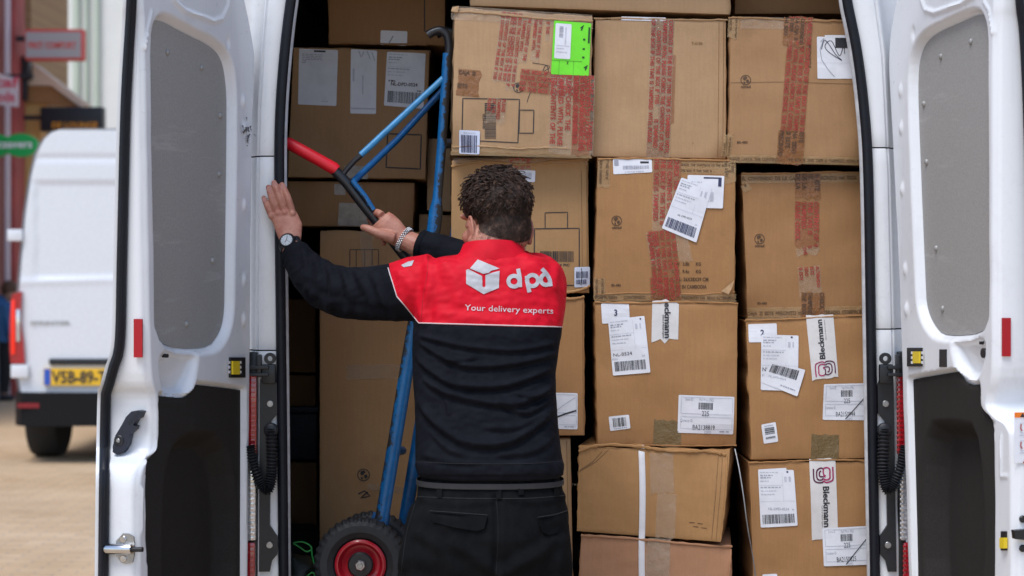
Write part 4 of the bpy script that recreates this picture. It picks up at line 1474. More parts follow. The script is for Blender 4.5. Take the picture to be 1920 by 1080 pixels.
# C
Cc = Carton('top right carton with a pen-scribbled white label', [(1368, 29), (1622, 36), (1632, 308), (1364, 302)], 5.41, .36, C4, 5, .008, yaw=-.02)
Cc.tape((1502, 32), (1480, 308), 46, FILM_RED, 4, INK_R, WORDS, cap=.66)
Cc.tape((1490, 34), (1486, 86), 40, FILM_BROWN, 4, INK_BR, WORDS_ES, cap=.66, lift=.0014)
Cc.tape((1484, 246), (1480, 306), 50, FILM_BROWN, 4, INK_BR, WORDS_ES, cap=.66, lift=.0014)
Cc.tape((1368, 297), (1628, 303), 15, FILM_TAN, 1, INK_E, WORDS, name='edge_tape', cap=.34, lift=.0004)
Cc.tape((1376, 34), (1374, 72), 20, FILM_TAN, 2, INK_E, WORDS, name='edge_tape', cap=.34)
Cc.tape((1388, 42), (1470, 44), 22, FILM_CLEAR, name='edge_tape')
Cc.tape((1362, 292), (1366, 252), 18, FILM_TAN, 2, INK_E, WORDS_ES, name='edge_tape', cap=.34)
Cc.prints([('globe', 1398, 150, 9), ('text', 'olmed', 1389, 165, 5, 0, 18), ('text', '80-480', 1382, 269, 4.5, 0, 20), ('text', 'SI ESTE PRECINTO HA', 1520, 128, 4.5, -90, 62), ('line', [(1370, 155), (1460, 154), (1600, 158)], .7), ('line', [(1608, 150), (1612, 290)], .7)], INK_BR)
Cc.label([(1531, 69), (1600, 70), (1603, 148), (1532, 148)], [('rect', .50, .02, .98, .26, 1), ('text', .58, .17, .13, 'XIT', 7, .34, 0, 1), ('rect', 0, .62, 1, .625, 3), ('pen', [(.10, .12), (.2, .02), (.08, .3), (.12, .55), (.3, .8), (.45, .95)], 1.1, 2), ('pen', catmull([(.12, .3), (.2, .08), (.34, .2), (.5, .42), (.66, .56), (.3, .35), (.22, .2), (.4, .1), (.6, .45), (.72, .2), (.74, .4)], 5), 1.2, 1)], 'scribbled_label')
Cc.label([(1546, 66), (1602, 66), (1602, 70), (1546, 70)], [], 'label_edge', rnd=0)
Cc.seam([(1366, 33), (1420, 34), (1500, 39), (1580, 39), (1624, 40)], 2.0)

# D (behind the head)
Dd = Carton('pale dented carton right behind the head of the delivery man', [(844, 298), (1104, 292), (1108, 552), (842, 552)], 5.46, .36, (.45, .26, .115), 6, .010, crush=.008, rough=.005)
Dd.tape((975, 296), (960, 550), 44, FILM_CLEAR, 4, INK_R, WORDS, cap=.66)
Dd.tape((850, 302), (1100, 300), 12, FILM_CLEAR, name='edge_tape')
Dd.label([(950, 318), (1004, 320), (1003, 342), (950, 338)], [('bars', .55, .2, .9, .8, 3)], 'torn_label', PAPER, .0012)
Dd.prints([('line', [(1002, 429), (1086, 428), (1086, 535), (1001, 535)], 1.8, True), ('line', [(1022, 399), (1064, 398), (1064, 428), (1022, 429)], 1.6, True), ('bars', 1013, 471, 1077, 491, False), ('text', '41054 PIC', 1032, 499, 4.5, 0, 36), ('globe', 984, 432, 5)], INK)
Dd.label([(1077, 501), (1106, 500), (1106, 538), (1077, 539)], [('bars', .12, .22, .95, .55, 4), ('bars', .12, .62, .8, .85, 4), ('pen', [(.45, .05), (.5, .4), (.42, .9)], 1.2, 1)], 'barcode_label', PAPER_B)
Dd.seam([(846, 312), (900, 304), (980, 309), (1050, 302), (1104, 300)], 2.6)
Dd.seam([(1040, 548), (1080, 546), (1106, 536)], 2.4)
Dd.prints([('line', [(1100, 310), (1101, 540)], 1.0), ('line', [(1090, 320), (1092, 520)], .7)], plain('crease', (.20, .11, .045), .8), 'crease')

# E
E = Carton('carton with two tilted white labels pasted over its red tape', [(1119, 294), (1382, 298), (1380, 566), (1111, 566)], 5.42, .36, C2, 7, .009, yaw=.0)
E.tape((1250, 297), (1247, 436), 50, FILM_CLEAR, 4, INK_R, WORDS, cap=.68)
E.tape((1252, 298), (1250, 352), 52, FILM_RED, lift=.0003)
E.tape((1240, 432), (1252, 564), 52, FILM_RED, 5, INK_R, WORDS, cap=.68, lift=.0012)
E.tape((1220, 436), (1232, 500), 20, FILM_CLEAR, 2, INK_R, WORDS, cap=.68, lift=.001)
E.tape((1274, 434), (1286, 490), 24, FILM_CLEAR, 2, INK_R, WORDS_ES, cap=.68, lift=.001)
E.tape((1242, 520), (1244, 566), 48, FILM_RED, 4, INK_R, WORDS_ES, cap=.72, lift=.002)
E.tape((1276, 314), (1378, 316), 22, FILM_TAN, 2, INK_E, WORDS, name='edge_tape', cap=.36)
E.tape((1114, 557), (1380, 559), 16, FILM_TAN, 1, INK_E, WORDS_ES, name='edge_tape', cap=.34)
E.tape((1133, 298), (1131, 353), 24, FILM_TAN, 2, INK_E, WORDS, name='edge_tape', cap=.36)
E.tape((1368, 300), (1368, 342), 24, FILM_TAN, 2, INK_E, WORDS_ES, name='edge_tape', cap=.36)
E.tape((1124, 522), (1124, 562), 22, FILM_TAN, 2, INK_E, WORDS, name='edge_tape', cap=.36)
E.prints([('globe', 1156, 414, 9), ('text', 'olmed', 1147, 429, 5, 0, 18), ('text', '80-480', 1146, 537, 4.6, 0, 18), ('text', 'N.W.  3.8b', 1259, 498, 6.2, 0, 33), ('text', 'KG', 1304, 498, 6.2, 0, 10), ('text', 'G.W.  9.4o', 1259, 512, 6.2, 0, 33), ('text', 'KG', 1304, 512, 6.2, 0, 10), ('text', 'MEAS.: 56X38X39 CM', 1257, 527, 6.6, 0, 71), ('text', 'MADE IN CAMBODIA', 1257, 541, 6.8, 0, 68)], INK_BR)
E.label([(1149, 297), (1222, 299), (1223, 323), (1150, 327)], [('bars', .25, .46, .92, .72, 2), ('rect', .03, .08, .14, .45, 2), ('rect', .70, .16, .92, .30, 1), ('fine', .3, .85, .8, .06, 3)], 'address_label')
E.label([(1289, 328), (1358, 330), (1355, 391), (1286, 389)], [('rect', .44, .05, .92, .10, 4), ('rect', .84, .06, .93, .33, 4), ('fine', .1, .2, .4, .03, 3), ('bars', .5, .5, .75, .8, 3)], 'address_label', lift=.0022)
E.label([(1277, 333), (1335, 351), (1305, 455), (1240, 428)], ADDR + [('text', .28, .68, .035, 'NL-DPD-0524', 1, .46), ('bars', .06, .76, .93, .94, 4), ('text', .82, .73, .03, '24', 2)], lift=.0030, label='tilted shipping label')
E.flap([(1352, 546), (1376, 526), (1372, 540), (1366, 552)], .004)
E.seam([(1114, 552), (1200, 549), (1300, 552), (1378, 548)], 1.4)
E.seam([(1121, 299), (1200, 297), (1300, 300), (1380, 301)], 1.8)

# F
Ff = Carton('right-hand carton with short lengths of red tape and no paper label', [(1388, 322), (1640, 322), (1644, 598), (1400, 598)], 5.45, .36, C3, 8, .006)
Ff.tape((1514, 326), (1514, 372), 48, FILM_BROWN, 4, INK_BR, WORDS_ES, cap=.68, lift=.001)
Ff.tape((1513, 378), (1512, 462), 46, FILM_RED, 4, INK_R, WORDS, cap=.74, lift=.0008)
Ff.tape((1512, 462), (1516, 478), 44, FILM_CLEAR, 4, INK_R, WORDS, cap=.6, jag=5)
Ff.tape((1516, 500), (1520, 556), 42, FILM_CLEAR, 4, INK_R, WORDS_ES, cap=.6)
Ff.tape((1524, 548), (1524, 598), 44, FILM_BROWN, 4, INK_BR, WORDS, cap=.7, lift=.001)
Ff.tape((1390, 335), (1640, 333), 18, FILM_TAN, 1, INK_E, WORDS_ES, name='edge_tape', cap=.36)
Ff.tape((1402, 588), (1640, 584), 22, FILM_TAN, 1, INK_E, WORDS_ES, name='edge_tape', cap=.30)
Ff.tape((1396, 346), (1402, 358), 16, FILM_TAN, 1, INK_E, WORDS, name='edge_tape', cap=.30)
Ff.prints([('globe', 1424, 448, 9), ('text', 'olmed', 1415, 463, 5, 0, 18), ('text', '80-480', 1420, 571, 4.5, 0, 18), ('line', [(1620, 340), (1622, 580)], .8)], INK_BR)
Ff.seam([(1390, 325), (1450, 326), (1540, 323), (1640, 324)], 2.0)

STORE = lambda no, pen=None: [('frame', .05, .05, .97, .48, 3), ('frame', .05, .56, .97, .88, 3), ('text', .12, .14, .075, 'Store ID', 2, .14), ('text', .37, .14, .075, 'Full Price (NL)', 2, .26), ('bars', .36, .18, .62, .36, 1), ('text', .42, .53, .13, '225', 1, .13), ('text', .05, .70, .075, 'Container ID', 2, .21), ('text', .26, .90, .13, no, 1, .40), ('text', .48, 1.0, .075, 'DPD', 2, .12)] + ([('pen', pen, 1.6, 1)] if pen else [])
# G
G = Carton('carton at the shoulder of the man with a crossed-out label', [(846, 560), (1098, 556), (1099, 819), (846, 822)], 5.44, .36, C2, 9, .007)
G.label([(1000, 735), (1083, 737), (1083, 805), (1000, 803)], [('frame', .5, .05, .97, .55, 3), ('frame', .5, .62, .97, .88, 3), ('pen', [(.5, .52), (.7, .32), (.95, .12)], .9, 2), ('pen', [(.52, .68), (.72, .58), (.97, .48)], 3.0, 1), ('fine', .7, .92, .95, .025, 2)], 'store_label')
G.tape((1000, 560), (1000, 640), 44, FILM_CLEAR)
G.prints([('line', [(1092, 566), (1094, 816)], .8)], bpy.data.materials['crease'], 'crease')
G.seam([(1040, 558), (1070, 561), (1096, 556)], 2.4)

# H
H = Carton('carton with the label numbered 3 and torn white tape', [(1113, 565), (1386, 566), (1384, 839), (1118, 837)], 5.41, .36, C2, 10, .010)
H.tape((1248, 566), (1246, 640), 50, FILM_WHITE, 0, name='white_tape', jag=9)
H.prints([('text', 'eckmann', 1246, 567, 11, 90, 67), ('text', 'fashion & lifestyle logistics', 1242, 590, 2.6, 90, 44)], INK, 'tape_lettering')
bpy.context.view_layer.objects.active = None
def raise_print(o, d):
    for q in o.data.vertices:
        q.co.y -= d
raise_print(bpy.data.objects[[o.name for o in H.t.children if o.name.startswith('tape_lettering')][-1]], .0022)
H.label([(1127, 569), (1179, 569), (1181, 604), (1129, 607)], [('text', .44, .62, .30, '3', 4, .12, 0, 1)], 'number_label', label='label with the number 3')
H.label([(1140, 600), (1208, 592), (1219, 698), (1149, 704)], ADDR + [('rect', .86, .03, .90, .06, 4), ('text', .05, .665, .06, 'NL-0524', 1, .52), ('text', .02, .73, .035, 'F524', 2), ('text', .82, .71, .035, '24', 2), ('bars', .07, .76, .93, .93, 1)], lift=.0012)
H.label([(1141, 781), (1179, 777), (1182, 803), (1144, 808)], [('bars', .18, .15, .85, .78, 1), ('fine', .2, .86, .85, .05, 2)], 'barcode_label')
H.label([(1272, 740), (1377, 744), (1375, 815), (1270, 811)], STORE('BA2138819') + [('fine', .75, .92, .92, .03, 2)], 'store_label')
H.tape((1252, 788), (1250, 837), 52, FILM_OLIVE, name='olive_tape')
H.seam([(1115, 567), (1200, 568), (1300, 566), (1384, 569)], 1.5)
H.seam([(1122, 836), (1200, 834), (1300, 836), (1382, 836)], 1.3)

# I
I = Carton('carton with the label numbered 2 under a slanted barcode sticker', [(1396, 600), (1646, 588), (1646, 862), (1407, 864)], 5.43, .36, C2, 11, .008)
def bleck(cn, q, txt_up):
    """white printed tape strip: q TL TR BR BL"""
    mb = MB(); cn.quad(mb, q, .0014, 0, n=7, jag=1.2)
    tape_ = mb.obj('white_tape', [FILM_WHITE], cn.t, flat=False, fixn=False, angle=60)
    mb = MB()
    ex = (q[3][0] - q[0][0], q[3][1] - q[0][1])
    L = math.hypot(*ex)
    off = .0024
    def uv(u, v): return cn.bil(q, u, v)
    if txt_up:
        x, y = uv(.56, .70)
        a, b = uv(.56, .07)
        ang = math.degrees(math.atan2(b - y, a - x))
        pts, fc = text_px('Bleckmann', x, y, L * .085, ang, math.hypot(a - x, b - y), bold=True)
        cn.flat(mb, pts, fc, off, 0)
        x, y = uv(.67, .40); a, b = uv(.67, .08)
        pts, fc = text_px('fashion & lifestyle logistics', x, y, L * .016, ang, math.hypot(a - x, b - y)); cn.flat(mb, pts, fc, off, 0)
        v0, v1, fl = .73, .955, 1
    else:
        x, y = uv(.48, .34)
        a, b = uv(.48, .85)
        ang = math.degrees(math.atan2(b - y, a - x))
        pts, fc = text_px('Bleckmann', x, y, L * .075, ang, math.hypot(a - x, b - y), bold=True)
        cn.flat(mb, pts, fc, off, 0)
        x, y = uv(.40, .58); a, b = uv(.40, .85)
        pts, fc = text_px('fashion & lifestyle logistics', x, y, L * .014, ang, math.hypot(a - x, b - y)); cn.flat(mb, pts, fc, off, 0)
        v0, v1, fl = .11, .30, -1
    # the emblem: two nested rounded loops
    def E_(a, b):
        a2, b2 = (a, b) if fl > 0 else (1 - a, 1 - b)
        return uv(.12 + .80 * a2, v0 + (v1 - v0) * b2)
    outer = [(.05, 1.0), (.05, .28), (.12, .10), (.30, .02), (.42, .02), (.50, .10), (.58, .02), (.75, .02), (.90, .10), (.97, .28), (.97, .92)]
    mid = [(.20, .55), (.20, .32), (.28, .20), (.40, .18), (.52, .25), (.62, .18), (.74, .20), (.82, .34), (.82, .72), (.74, .88), (.60, .95), (.48, .88)]
    inner = [(.20, .55), (.19, .82), (.28, .95), (.42, .95), (.5, .85), (.5, .55), (.42, .42), (.64, .40), (.70, .5), (.68, .70), (.60, .76)]
    for k, cv in enumerate((outer, mid, inner)):
        pts, fc = stroke_px([E_(a, b) for a, b in catmull(cv, 4)], L * .018)
        half = [f for f in fc if np.mean([pts[i][0] for i in f]) < uv(.5, (v0 + v1) / 2)[0]]
        rest = [f for f in fc if f not in half]
        cn.flat(mb, pts, half if fl > 0 else rest, off, 1)
        cn.flat(mb, pts, rest if fl > 0 else half, off, 2)
    mb.obj('tape_lettering', [INK, INK_P, plain('plum_ink', (.10, .012, .05), .5)], tape_, flat=True, fixn=False)
I.label([(1403, 608), (1456, 606), (1457, 641), (1404, 642)], [('text', .42, .62, .30, '2', 4, .13, 0, 1), ('rect', 0, .38, .3, .385, 2)], 'number_label', label='label with the number 2')
I.label([(1427, 627), (1497, 629), (1495, 733), (1426, 731)], ADDR + [('rect', .79, .02, .84, .05, 4), ('text', .03, .66, .07, 'NL-0524', 1, .5), ('text', .03, .76, .045, 'F524', 2)], lift=.0012)
I.label([(1444, 678), (1509, 693), (1494, 743), (1426, 716)], [('bars', .08, .08, .85, .45, 1), ('text', .12, .66, .09, 'NL-DPD-0524', 2, .5), ('fine', .5, .80, .9, .05, 2)], 'barcode_label', lift=.0026)
I.label([(1427, 796), (1454, 791), (1459, 828), (1432, 832)], [('bars', .18, .22, .85, .60, 1, 1), ('bars', .18, .68, .85, .86, 1, 1), ('fine', .2, .1, .8, .04, 2)], 'barcode_label')
I.label([(1544, 720), (1634, 718), (1636, 788), (1542, 787)], STORE('BA2150944', [(.45, .97), (.7, .6), (.92, .28)]), 'store_label')
bleck(I, [(1511, 592), (1562, 589), (1571, 706), (1522, 713)], True)
I.tape((1547, 815), (1546, 860), 52, FILM_OLIVE, name='olive_tape')
I.seam([(1398, 600), (1480, 598), (1560, 593), (1640, 590)], 1.6)

# J
J = Carton('carton low down at the right hip of the delivery man', [(848, 825), (1072, 820), (1078, 1140), (850, 1140)], 5.46, .36, C1, 12, .006)
J.prints([('line', [(1062, 826), (1068, 1086)], 1.0)], bpy.data.materials['crease'], 'crease')
# K
K = Carton('carton bound by a white plastic strap, set low in the middle stack', [(1084, 838), (1372, 842), (1352, 1015), (1079, 1000)], 5.36, .36, (.40, .215, .088), 13, .006, yaw=-.16, pitch=.05, crush=.008, rough=.005)
K.tape((1240, 850), (1242, 925), 44, FILM_CLEAR, wrinkles=6)
K.tape((1250, 925), (1246, 1008), 36, FILM_CLEAR)
K.prints([('line', [(1291, 978), (1301, 978)], 1.2), ('line', [(1306, 979), (1316, 980)], 1.2), ('line', [(1298, 985), (1308, 986)], 1.2), ('line', [(1313, 987), (1323, 988)], 1.2), ('line', [(1142, 844), (1118, 868), (1084, 888)], .8), ('line', [(1130, 848), (1112, 868), (1088, 884)], .8)], INK_BR)
K.prints([('line', [(1346, 850), (1332, 1008)], 1.0), ('line', [(1354, 850), (1340, 1010)], .8)], bpy.data.materials['crease'], 'crease')
K.seam([(1086, 848), (1130, 836), (1200, 838), (1260, 846), (1320, 845), (1360, 852)], 3.2)
K.seam([(1362, 856), (1358, 930), (1348, 1010)], 1.8)
# L
Ll = Carton('lower right carton with white tape hanging down its front', [(1402, 866), (1648, 862), (1650, 1144), (1412, 1144)], 5.43, .36, C2, 14, .008)
Ll.label([(1424, 880), (1474, 877), (1478, 900), (1424, 900)], [], 'label_edge', rnd=1)
Ll.label([(1421, 880), (1488, 881), (1495, 985), (1426, 989)], ADDR + [('rect', .79, .02, .84, .05, 4), ('text', .22, .70, .045, 'NL-DPD-0524', 2, .58), ('text', .86, .72, .03, '24', 2), ('bars', .06, .78, .94, .94, 1)], lift=.001)
bleck(Ll, [(1517, 860), (1566, 858), (1571, 1010), (1522, 1012)], False)
Ll.label([(1541, 990), (1634, 985), (1636, 1058), (1544, 1061)], STORE('BA2150825', [(.45, .97), (.7, .6), (.92, .28)]), 'store_label', lift=.0016)
Ll.label([(1429, 1077), (1457, 1076), (1460, 1102), (1432, 1104)], [('bars', .18, .2, .85, .8, 1, 1)], 'barcode_label')
Ll.seam([(1404, 868), (1480, 865), (1560, 862), (1640, 864)], 1.6)
# M
Mm = Carton('pinkish carton at the bottom of the middle stack', [(1088, 1003), (1374, 1022), (1372, 1153), (1080, 1153)], 5.35, .40, (.42, .215, .118), 15, .004, yaw=-.10, crush=.006)
Mm.tape((1234, 1010), (1231, 1125), 46, FILM_WHITE if False else FILM_CLEAR, name='clear_tape')
Mm.tape((1236, 1010), (1232, 1080), 42, FILM_CLEAR, name='clear_tape', lift=.001)
Mm.seam([(1090, 1006), (1180, 1010), (1280, 1018), (1372, 1024)], 2.4)
Mm.seam([(1370, 1030), (1366, 1070), (1362, 1125)], 2.0)

# support cartons out of the frame carry each column
for lab, quad, Y0, sd_k in (('carton under the pinkish one, at the floor of the van', [(1080, 1133), (1376, 1133), (1376, 1152), (1080, 1152)], 5.40, 41),):
    pass

# strap and loose wire
def flat_strap(pts, w_, th, up=(0, 1, 0)):
    m_ = MB()
    P = [Vector(q) for q in pts]
    m_.tube(P, (th / 2), n=8)
    return m_
m = MB()
P = []
for i in range(26):
    py = 838 + i * 11.6
    px = 1203 + 1.2 * math.sin(i * .25) + (py - 838) * .006
    if py < 1002:
        c = K.pt(px, py, .0022)
    else:
        c = Mm.pt(px, py, .0022)
    if i == 0:
        c.y += .012
    hw_ = 5.8 / F * 5.36
    P.append([c + Vector((-hw_, .0006, 0)), c + Vector((-hw_ * .8, -.0008, 0)), c + Vector((hw_ * .8, -.0008, 0)), c + Vector((hw_, .0006, 0))])
top = P[0]
P.insert(0, [q + Vector((0, .10, .0035)) for q in top])
m.grid(P)
so = m.obj('packing_strap', plain('white_strap', (.72, .71, .73), .35, var=.04), angle=60)
tag(so, 'white plastic packing strap running down over the two lowest middle cartons', 'strap')
m = MB(); m.tube([W(a, b, c) for a, b, c in catmull([(1378, 842, 5.40), (1386, 880, 5.36), (1394, 930, 5.34), (1402, 990, 5.36), (1414, 1060, 5.42), (1418, 1120, 5.44)], 6)], .0016, n=6)
tag(m.obj('strap_end', plain('grey_strap', (.30, .31, .32), .4), angle=60), 'thin grey strap end hanging between the two lower right stacks', 'strap')

# deep left stack
YL = 5.95
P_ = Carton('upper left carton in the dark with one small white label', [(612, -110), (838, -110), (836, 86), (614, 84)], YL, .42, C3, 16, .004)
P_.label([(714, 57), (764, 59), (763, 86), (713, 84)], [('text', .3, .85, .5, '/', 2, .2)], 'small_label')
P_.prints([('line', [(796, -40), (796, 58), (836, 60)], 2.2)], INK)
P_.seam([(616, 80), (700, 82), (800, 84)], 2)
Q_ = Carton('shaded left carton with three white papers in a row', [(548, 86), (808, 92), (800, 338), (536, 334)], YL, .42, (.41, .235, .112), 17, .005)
Q_.label([(561, 91), (634, 94), (631, 199), (559, 196)], [('rect', .38, .02, .68, .05, 1)] + [('fine', .08, .09 + .03 * k, .6 if k < 4 else .2, .012, 2) for k in range(6)] + [('fine', .62, .92, .78, .015, 3)], 'packing_list')
Q_.label([(658, 92), (707, 95), (705, 214), (657, 213)], [('pen', [(.3, .02), (.4, .12), (.5, .03)], 1.2, 2), ('pen', [(.62, .02), (.75, .14)], 1.2, 2), ('pen', [(.8, .03), (.92, .16)], 1.2, 2), ('fine', .08, .3, .16, .2, 3), ('fine', .45, .4, .5, .3, 3), ('rect', .03, .91, .97, .93, 3)], 'paper_slip')
Q_.label([(726, 97), (798, 100), (794, 204), (720, 198)], ADDR[:8] + [('text', .14, .62, .06, 'NL-DPD-0524', 1, .7, 0, 1), ('fine', .08, .52, .25, .03, 1), ('bars', .08, .72, .92, .93, 1), ('fine', .82, .68, .92, .02, 1)])
Q_.prints([('line', [(727, 251), (790, 253), (788, 317), (724, 314)], 2.6, True)], INK)
Q_.label([(646, 310), (690, 312), (690, 336), (646, 334)], [], 'small_label', plain('yellowed_paper', (.42, .36, .30), .6))
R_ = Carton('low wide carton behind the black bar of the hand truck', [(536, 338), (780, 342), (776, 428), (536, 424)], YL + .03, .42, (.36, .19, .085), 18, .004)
R_.label([(636, 380), (690, 382), (690, 425), (633, 423)], [], 'small_label', bpy.data.materials['yellowed_paper'])
R_.label([(627, 345), (648, 346), (648, 366), (627, 365)], [], 'small_label', bpy.data.materials['yellowed_paper'])
R_.tape((675, 345), (680, 420), 12, FILM_CLEAR)
S_ = Carton('tall carton standing behind the wheel of the hand truck', [(598, 430), (800, 434), (800, 1040), (597, 1036)], YL - .02, .42, (.46, .26, .12), 19, .006)
S_.prints([('globe', 682, 890, 11), ('line', [(672, 926), (684, 920), (694, 930), (676, 934), (690, 922)], 2.6), ('line', [(656, 468), (710, 468), (710, 502), (656, 502)], 1.6, True), ('line', [(668, 468), (668, 502)], 1.4), ('line', [(684, 468), (684, 502)], 1.4), ('line', [(698, 468), (698, 502)], 1.4)], INK)
S_.tape((686, 432), (690, 520), 22, FILM_CLEAR)
S_.tape((650, 698), (760, 696), 28, FILM_BROWN if False else FILM_CLEAR)
S_.tape((690, 912), (760, 920), 12, FILM_CLEAR)
T1 = Carton('narrow carton between the left stack and the blue rail', [(801, 258), (846, 258), (846, 398), (800, 396)], YL + .06, .3, C1, 20, .003)
T2 = Carton('small carton under the narrow one beside the blue rail', [(785, 400), (846, 402), (846, 560), (783, 560)], YL + .08, .3, C4, 21, .003)
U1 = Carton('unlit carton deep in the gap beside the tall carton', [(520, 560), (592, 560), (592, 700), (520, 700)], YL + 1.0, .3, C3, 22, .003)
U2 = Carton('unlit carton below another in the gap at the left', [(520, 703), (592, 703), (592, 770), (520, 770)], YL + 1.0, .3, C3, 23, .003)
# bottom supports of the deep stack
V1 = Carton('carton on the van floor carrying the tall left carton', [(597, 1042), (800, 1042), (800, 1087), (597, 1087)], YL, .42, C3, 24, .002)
# grey crate at the lower left
m = MB()
a, b = W(535, 862, 6.90), W(594, 775, 6.90)
t = thing('grey_crate', 'dark blue-grey plastic crate in the gap left of the tall carton', 'crate', ((a.x + b.x) / 2, 7.05, a.z))
GC = plain('grey_crate_plastic', (.045, .052, .075), .5, var=.15)
m.box((a.x, 6.90, a.z), (b.x, 7.25, b.z), b=.008); m.obj('shell', GC, t)
m = MB(); m.box((a.x - .012, 6.885, b.z + .001), (b.x + .008, 7.26, b.z + .022), b=.005); m.obj('rim', GC, t)
a2 = W(535, 1140, 6.05)
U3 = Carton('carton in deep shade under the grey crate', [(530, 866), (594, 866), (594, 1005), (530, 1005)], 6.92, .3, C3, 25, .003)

# bag with green cord
t = thing('cord_bag', 'black bag with a green cord on the van floor behind the pillar', 'bag', W(566, 1100, 5.5))
m = MB(); m.ell(W(562, 1085, 5.56), (.05, .06, .07), seg=20, rings=14)
for q in m.v:
    q.x += .006 * math.sin(q.z * 90 + q.y * 40); q.z += .006 * math.sin(q.x * 110)
m.obj('bag_body', plain('black_bag', (.008, .014, .01), .5, var=.3, scale=40, bump=.3), t)
GCORD = plain('green_cord', (.02, .26, .05), .5)
for pts in ([(550, 1018), (566, 1016), (580, 1022), (584, 1030), (574, 1034), (562, 1026), (550, 1019)], [(584, 1030), (586, 1045), (590, 1060)], [(575, 1082), (584, 1074), (590, 1078), (588, 1090)]):
    m = MB(); m.tube([W(x, y, 5.48) for x, y in catmull(pts, 6)], .0022, n=6); m.obj('cord', GCORD, t)
# ------------------------------------------------------------------ hand truck
def worn(name, col, dark=(.02, .018, .017), amt=.6, side=0):
    m = node_mat(name, col, .4)
    t = NT(m)
    n1 = t.noise(22, 8, rough=.78)
    if side:
        ge = t.n('ShaderNodeNewGeometry'); sp = t.n('ShaderNodeSeparateXYZ'); t.l(ge.outputs['Normal'], sp.inputs[0])
        mm_ = t.n('ShaderNodeMath', operation='MULTIPLY_ADD'); t.l(sp.outputs[0], mm_.inputs[0]); mm_.inputs[1].default_value = .20 * side; t.l(n1, mm_.inputs[2])
        n1 = mm_.outputs[0]
    f = t.ramp(n1, [(amt, (0, 0, 0)), (amt + .03, (1, 1, 1))])
    t.col(t.mix(f, t.ramp(t.noise(60, 4), [(.3, tuple(c * .8 for c in col)), (.7, tuple(min(1, c * 1.2) for c in col))]), dark))
    t.rgh(t.ramp(f, [(0, (.35,) * 3), (1, (.6,) * 3)]))
    t.nrm(t.bump(n1, .15, .003))
    return m
BLUE = worn('worn_blue_paint', (.004, .085, .25), amt=.62)
BLUE_W = worn('very_worn_blue_paint', (.004, .10, .28), amt=.60, side=-1)
BLUE_U = worn('half_worn_blue_paint', (.004, .11, .31), amt=.52, side=1)
BARB = worn('black_worn_bar', (.014, .014, .017), (.10, .10, .10), amt=.66)
GRIPR = plain('red_grip', (.66, .008, .020), .42, var=.12, scale=18, bump=.15)
TYRE = plain('wheel_tyre', (.017, .018, .021), .62, var=.3, scale=50)
RIMR = plain('red_wheel_rim', (.40, .008, .02), .3, var=.15, scale=30, coat=.3)
YT, YT2 = 5.46, 5.72
truck = thing('hand_truck', 'blue hand truck with red grips and a red-hubbed pneumatic wheel', 'hand truck', W(675, 1140, YT))
def rail(Y, dx, name, mat):
    m = MB()
    pts = [(714, 985), (740, 830), (766, 672), (790, 540), (812, 440), (826, 300), (836, 150), (839, 100)]
    path = [W(a + dx, b, Y) for a, b in catmull(pts, 6)]
    n = len(path)
    rs = [((.0155, .0195) if i < n * .62 else (.0132, .0132)) for i in range(n)]
    m.tube(path, rs, n=14, up=(0, 1, 0))
    return m.obj(name, mat, truck)
rail(YT, 0, 'rail', BLUE_W)
upper = bpy.data.objects[[o.name for o in truck.children if o.name.startswith('rail')][0]]
upper.data.materials.append(BLUE_U)
for p_ in upper.data.polygons:
    if p_.center.z + ORI[truck.name].z > 1.50:
        p_.material_index = 1
rail(YT2, 44, 'rail', BLUE)
for Y, dx in ((YT, 0), (YT2, 16)):
    m = MB(); m.tube([W(a + dx, b, Y) for a, b in catmull([(839, 150), (841, 110), (842, 85), (838, 66), (826, 57), (812, 60), (802, 66)], 6)], .0118, n=12); m.obj('handle', BARB, truck)
# red gripped bar with its braces
for Y, dx, k in ((YT - .06, 0, 0),):
    m = MB(); m.tube([W(a + dx, b, Y) for a, b in ((628, 320), (650, 343), (680, 382), (705, 413), (735, 450), (768, 492), (800, 532))], .0142, n=14); bar = m.obj('support_bar', BARB, truck)
    m = MB(); m.tube([W(a + dx, b, Y) for a, b in ((536, 266), (540, 268), (600, 301), (626, 316), (631, 320))], [.0135, .0165, .0165, .0172, .0155], n=16)
    if k == 0:
        m.obj('grip', GRIPR, truck)
    else:
        m.obj('grip', GRIPR, truck)
m = MB(); m.tube([W(a, b, YT - .06) for a, b in ((641, 330), (650, 318), (664, 302), (678, 290))], .0075, n=10); m.obj('brace_end', BARB, truck)
m = MB(); m.tube([W(676, 291, YT - .06), W(832, 146, YT)], .0088, n=12); m.obj('brace', worn('light_blue_paint', (.035, .22, .45), amt=.66), truck)
m = MB(); m.tube([W(662, 341, YT - .05), W(745, 262, YT + .1), W(833, 166, YT + .16)], .0092, n=12); m.obj('brace', BLUE, truck)
m = MB(); m.tube([W(660, 338, YT - .075), W(684, 368, YT - .075), W(700, 394, YT - .075)], .0075, n=10); m.obj('weld_strip', BLUE_W, truck)
for a, b in ((738, 845), (800, 500), (829, 270)):
    m = MB(); m.tube([W(a, b, YT), W(a + 16, b, YT2)], .013, n=10); m.obj('crossbar', BLUE, truck)
m = MB(); a, b = W(660, 1146, YT), W(718, 1138, YT)
m.box((W(690, 1138, YT).x, YT + .05, FLOOR + .012), (W(770, 1138, YT).x, YT2 - .02, FLOOR + .018), b=.002); m.obj('toe_plate', BLUE, truck)
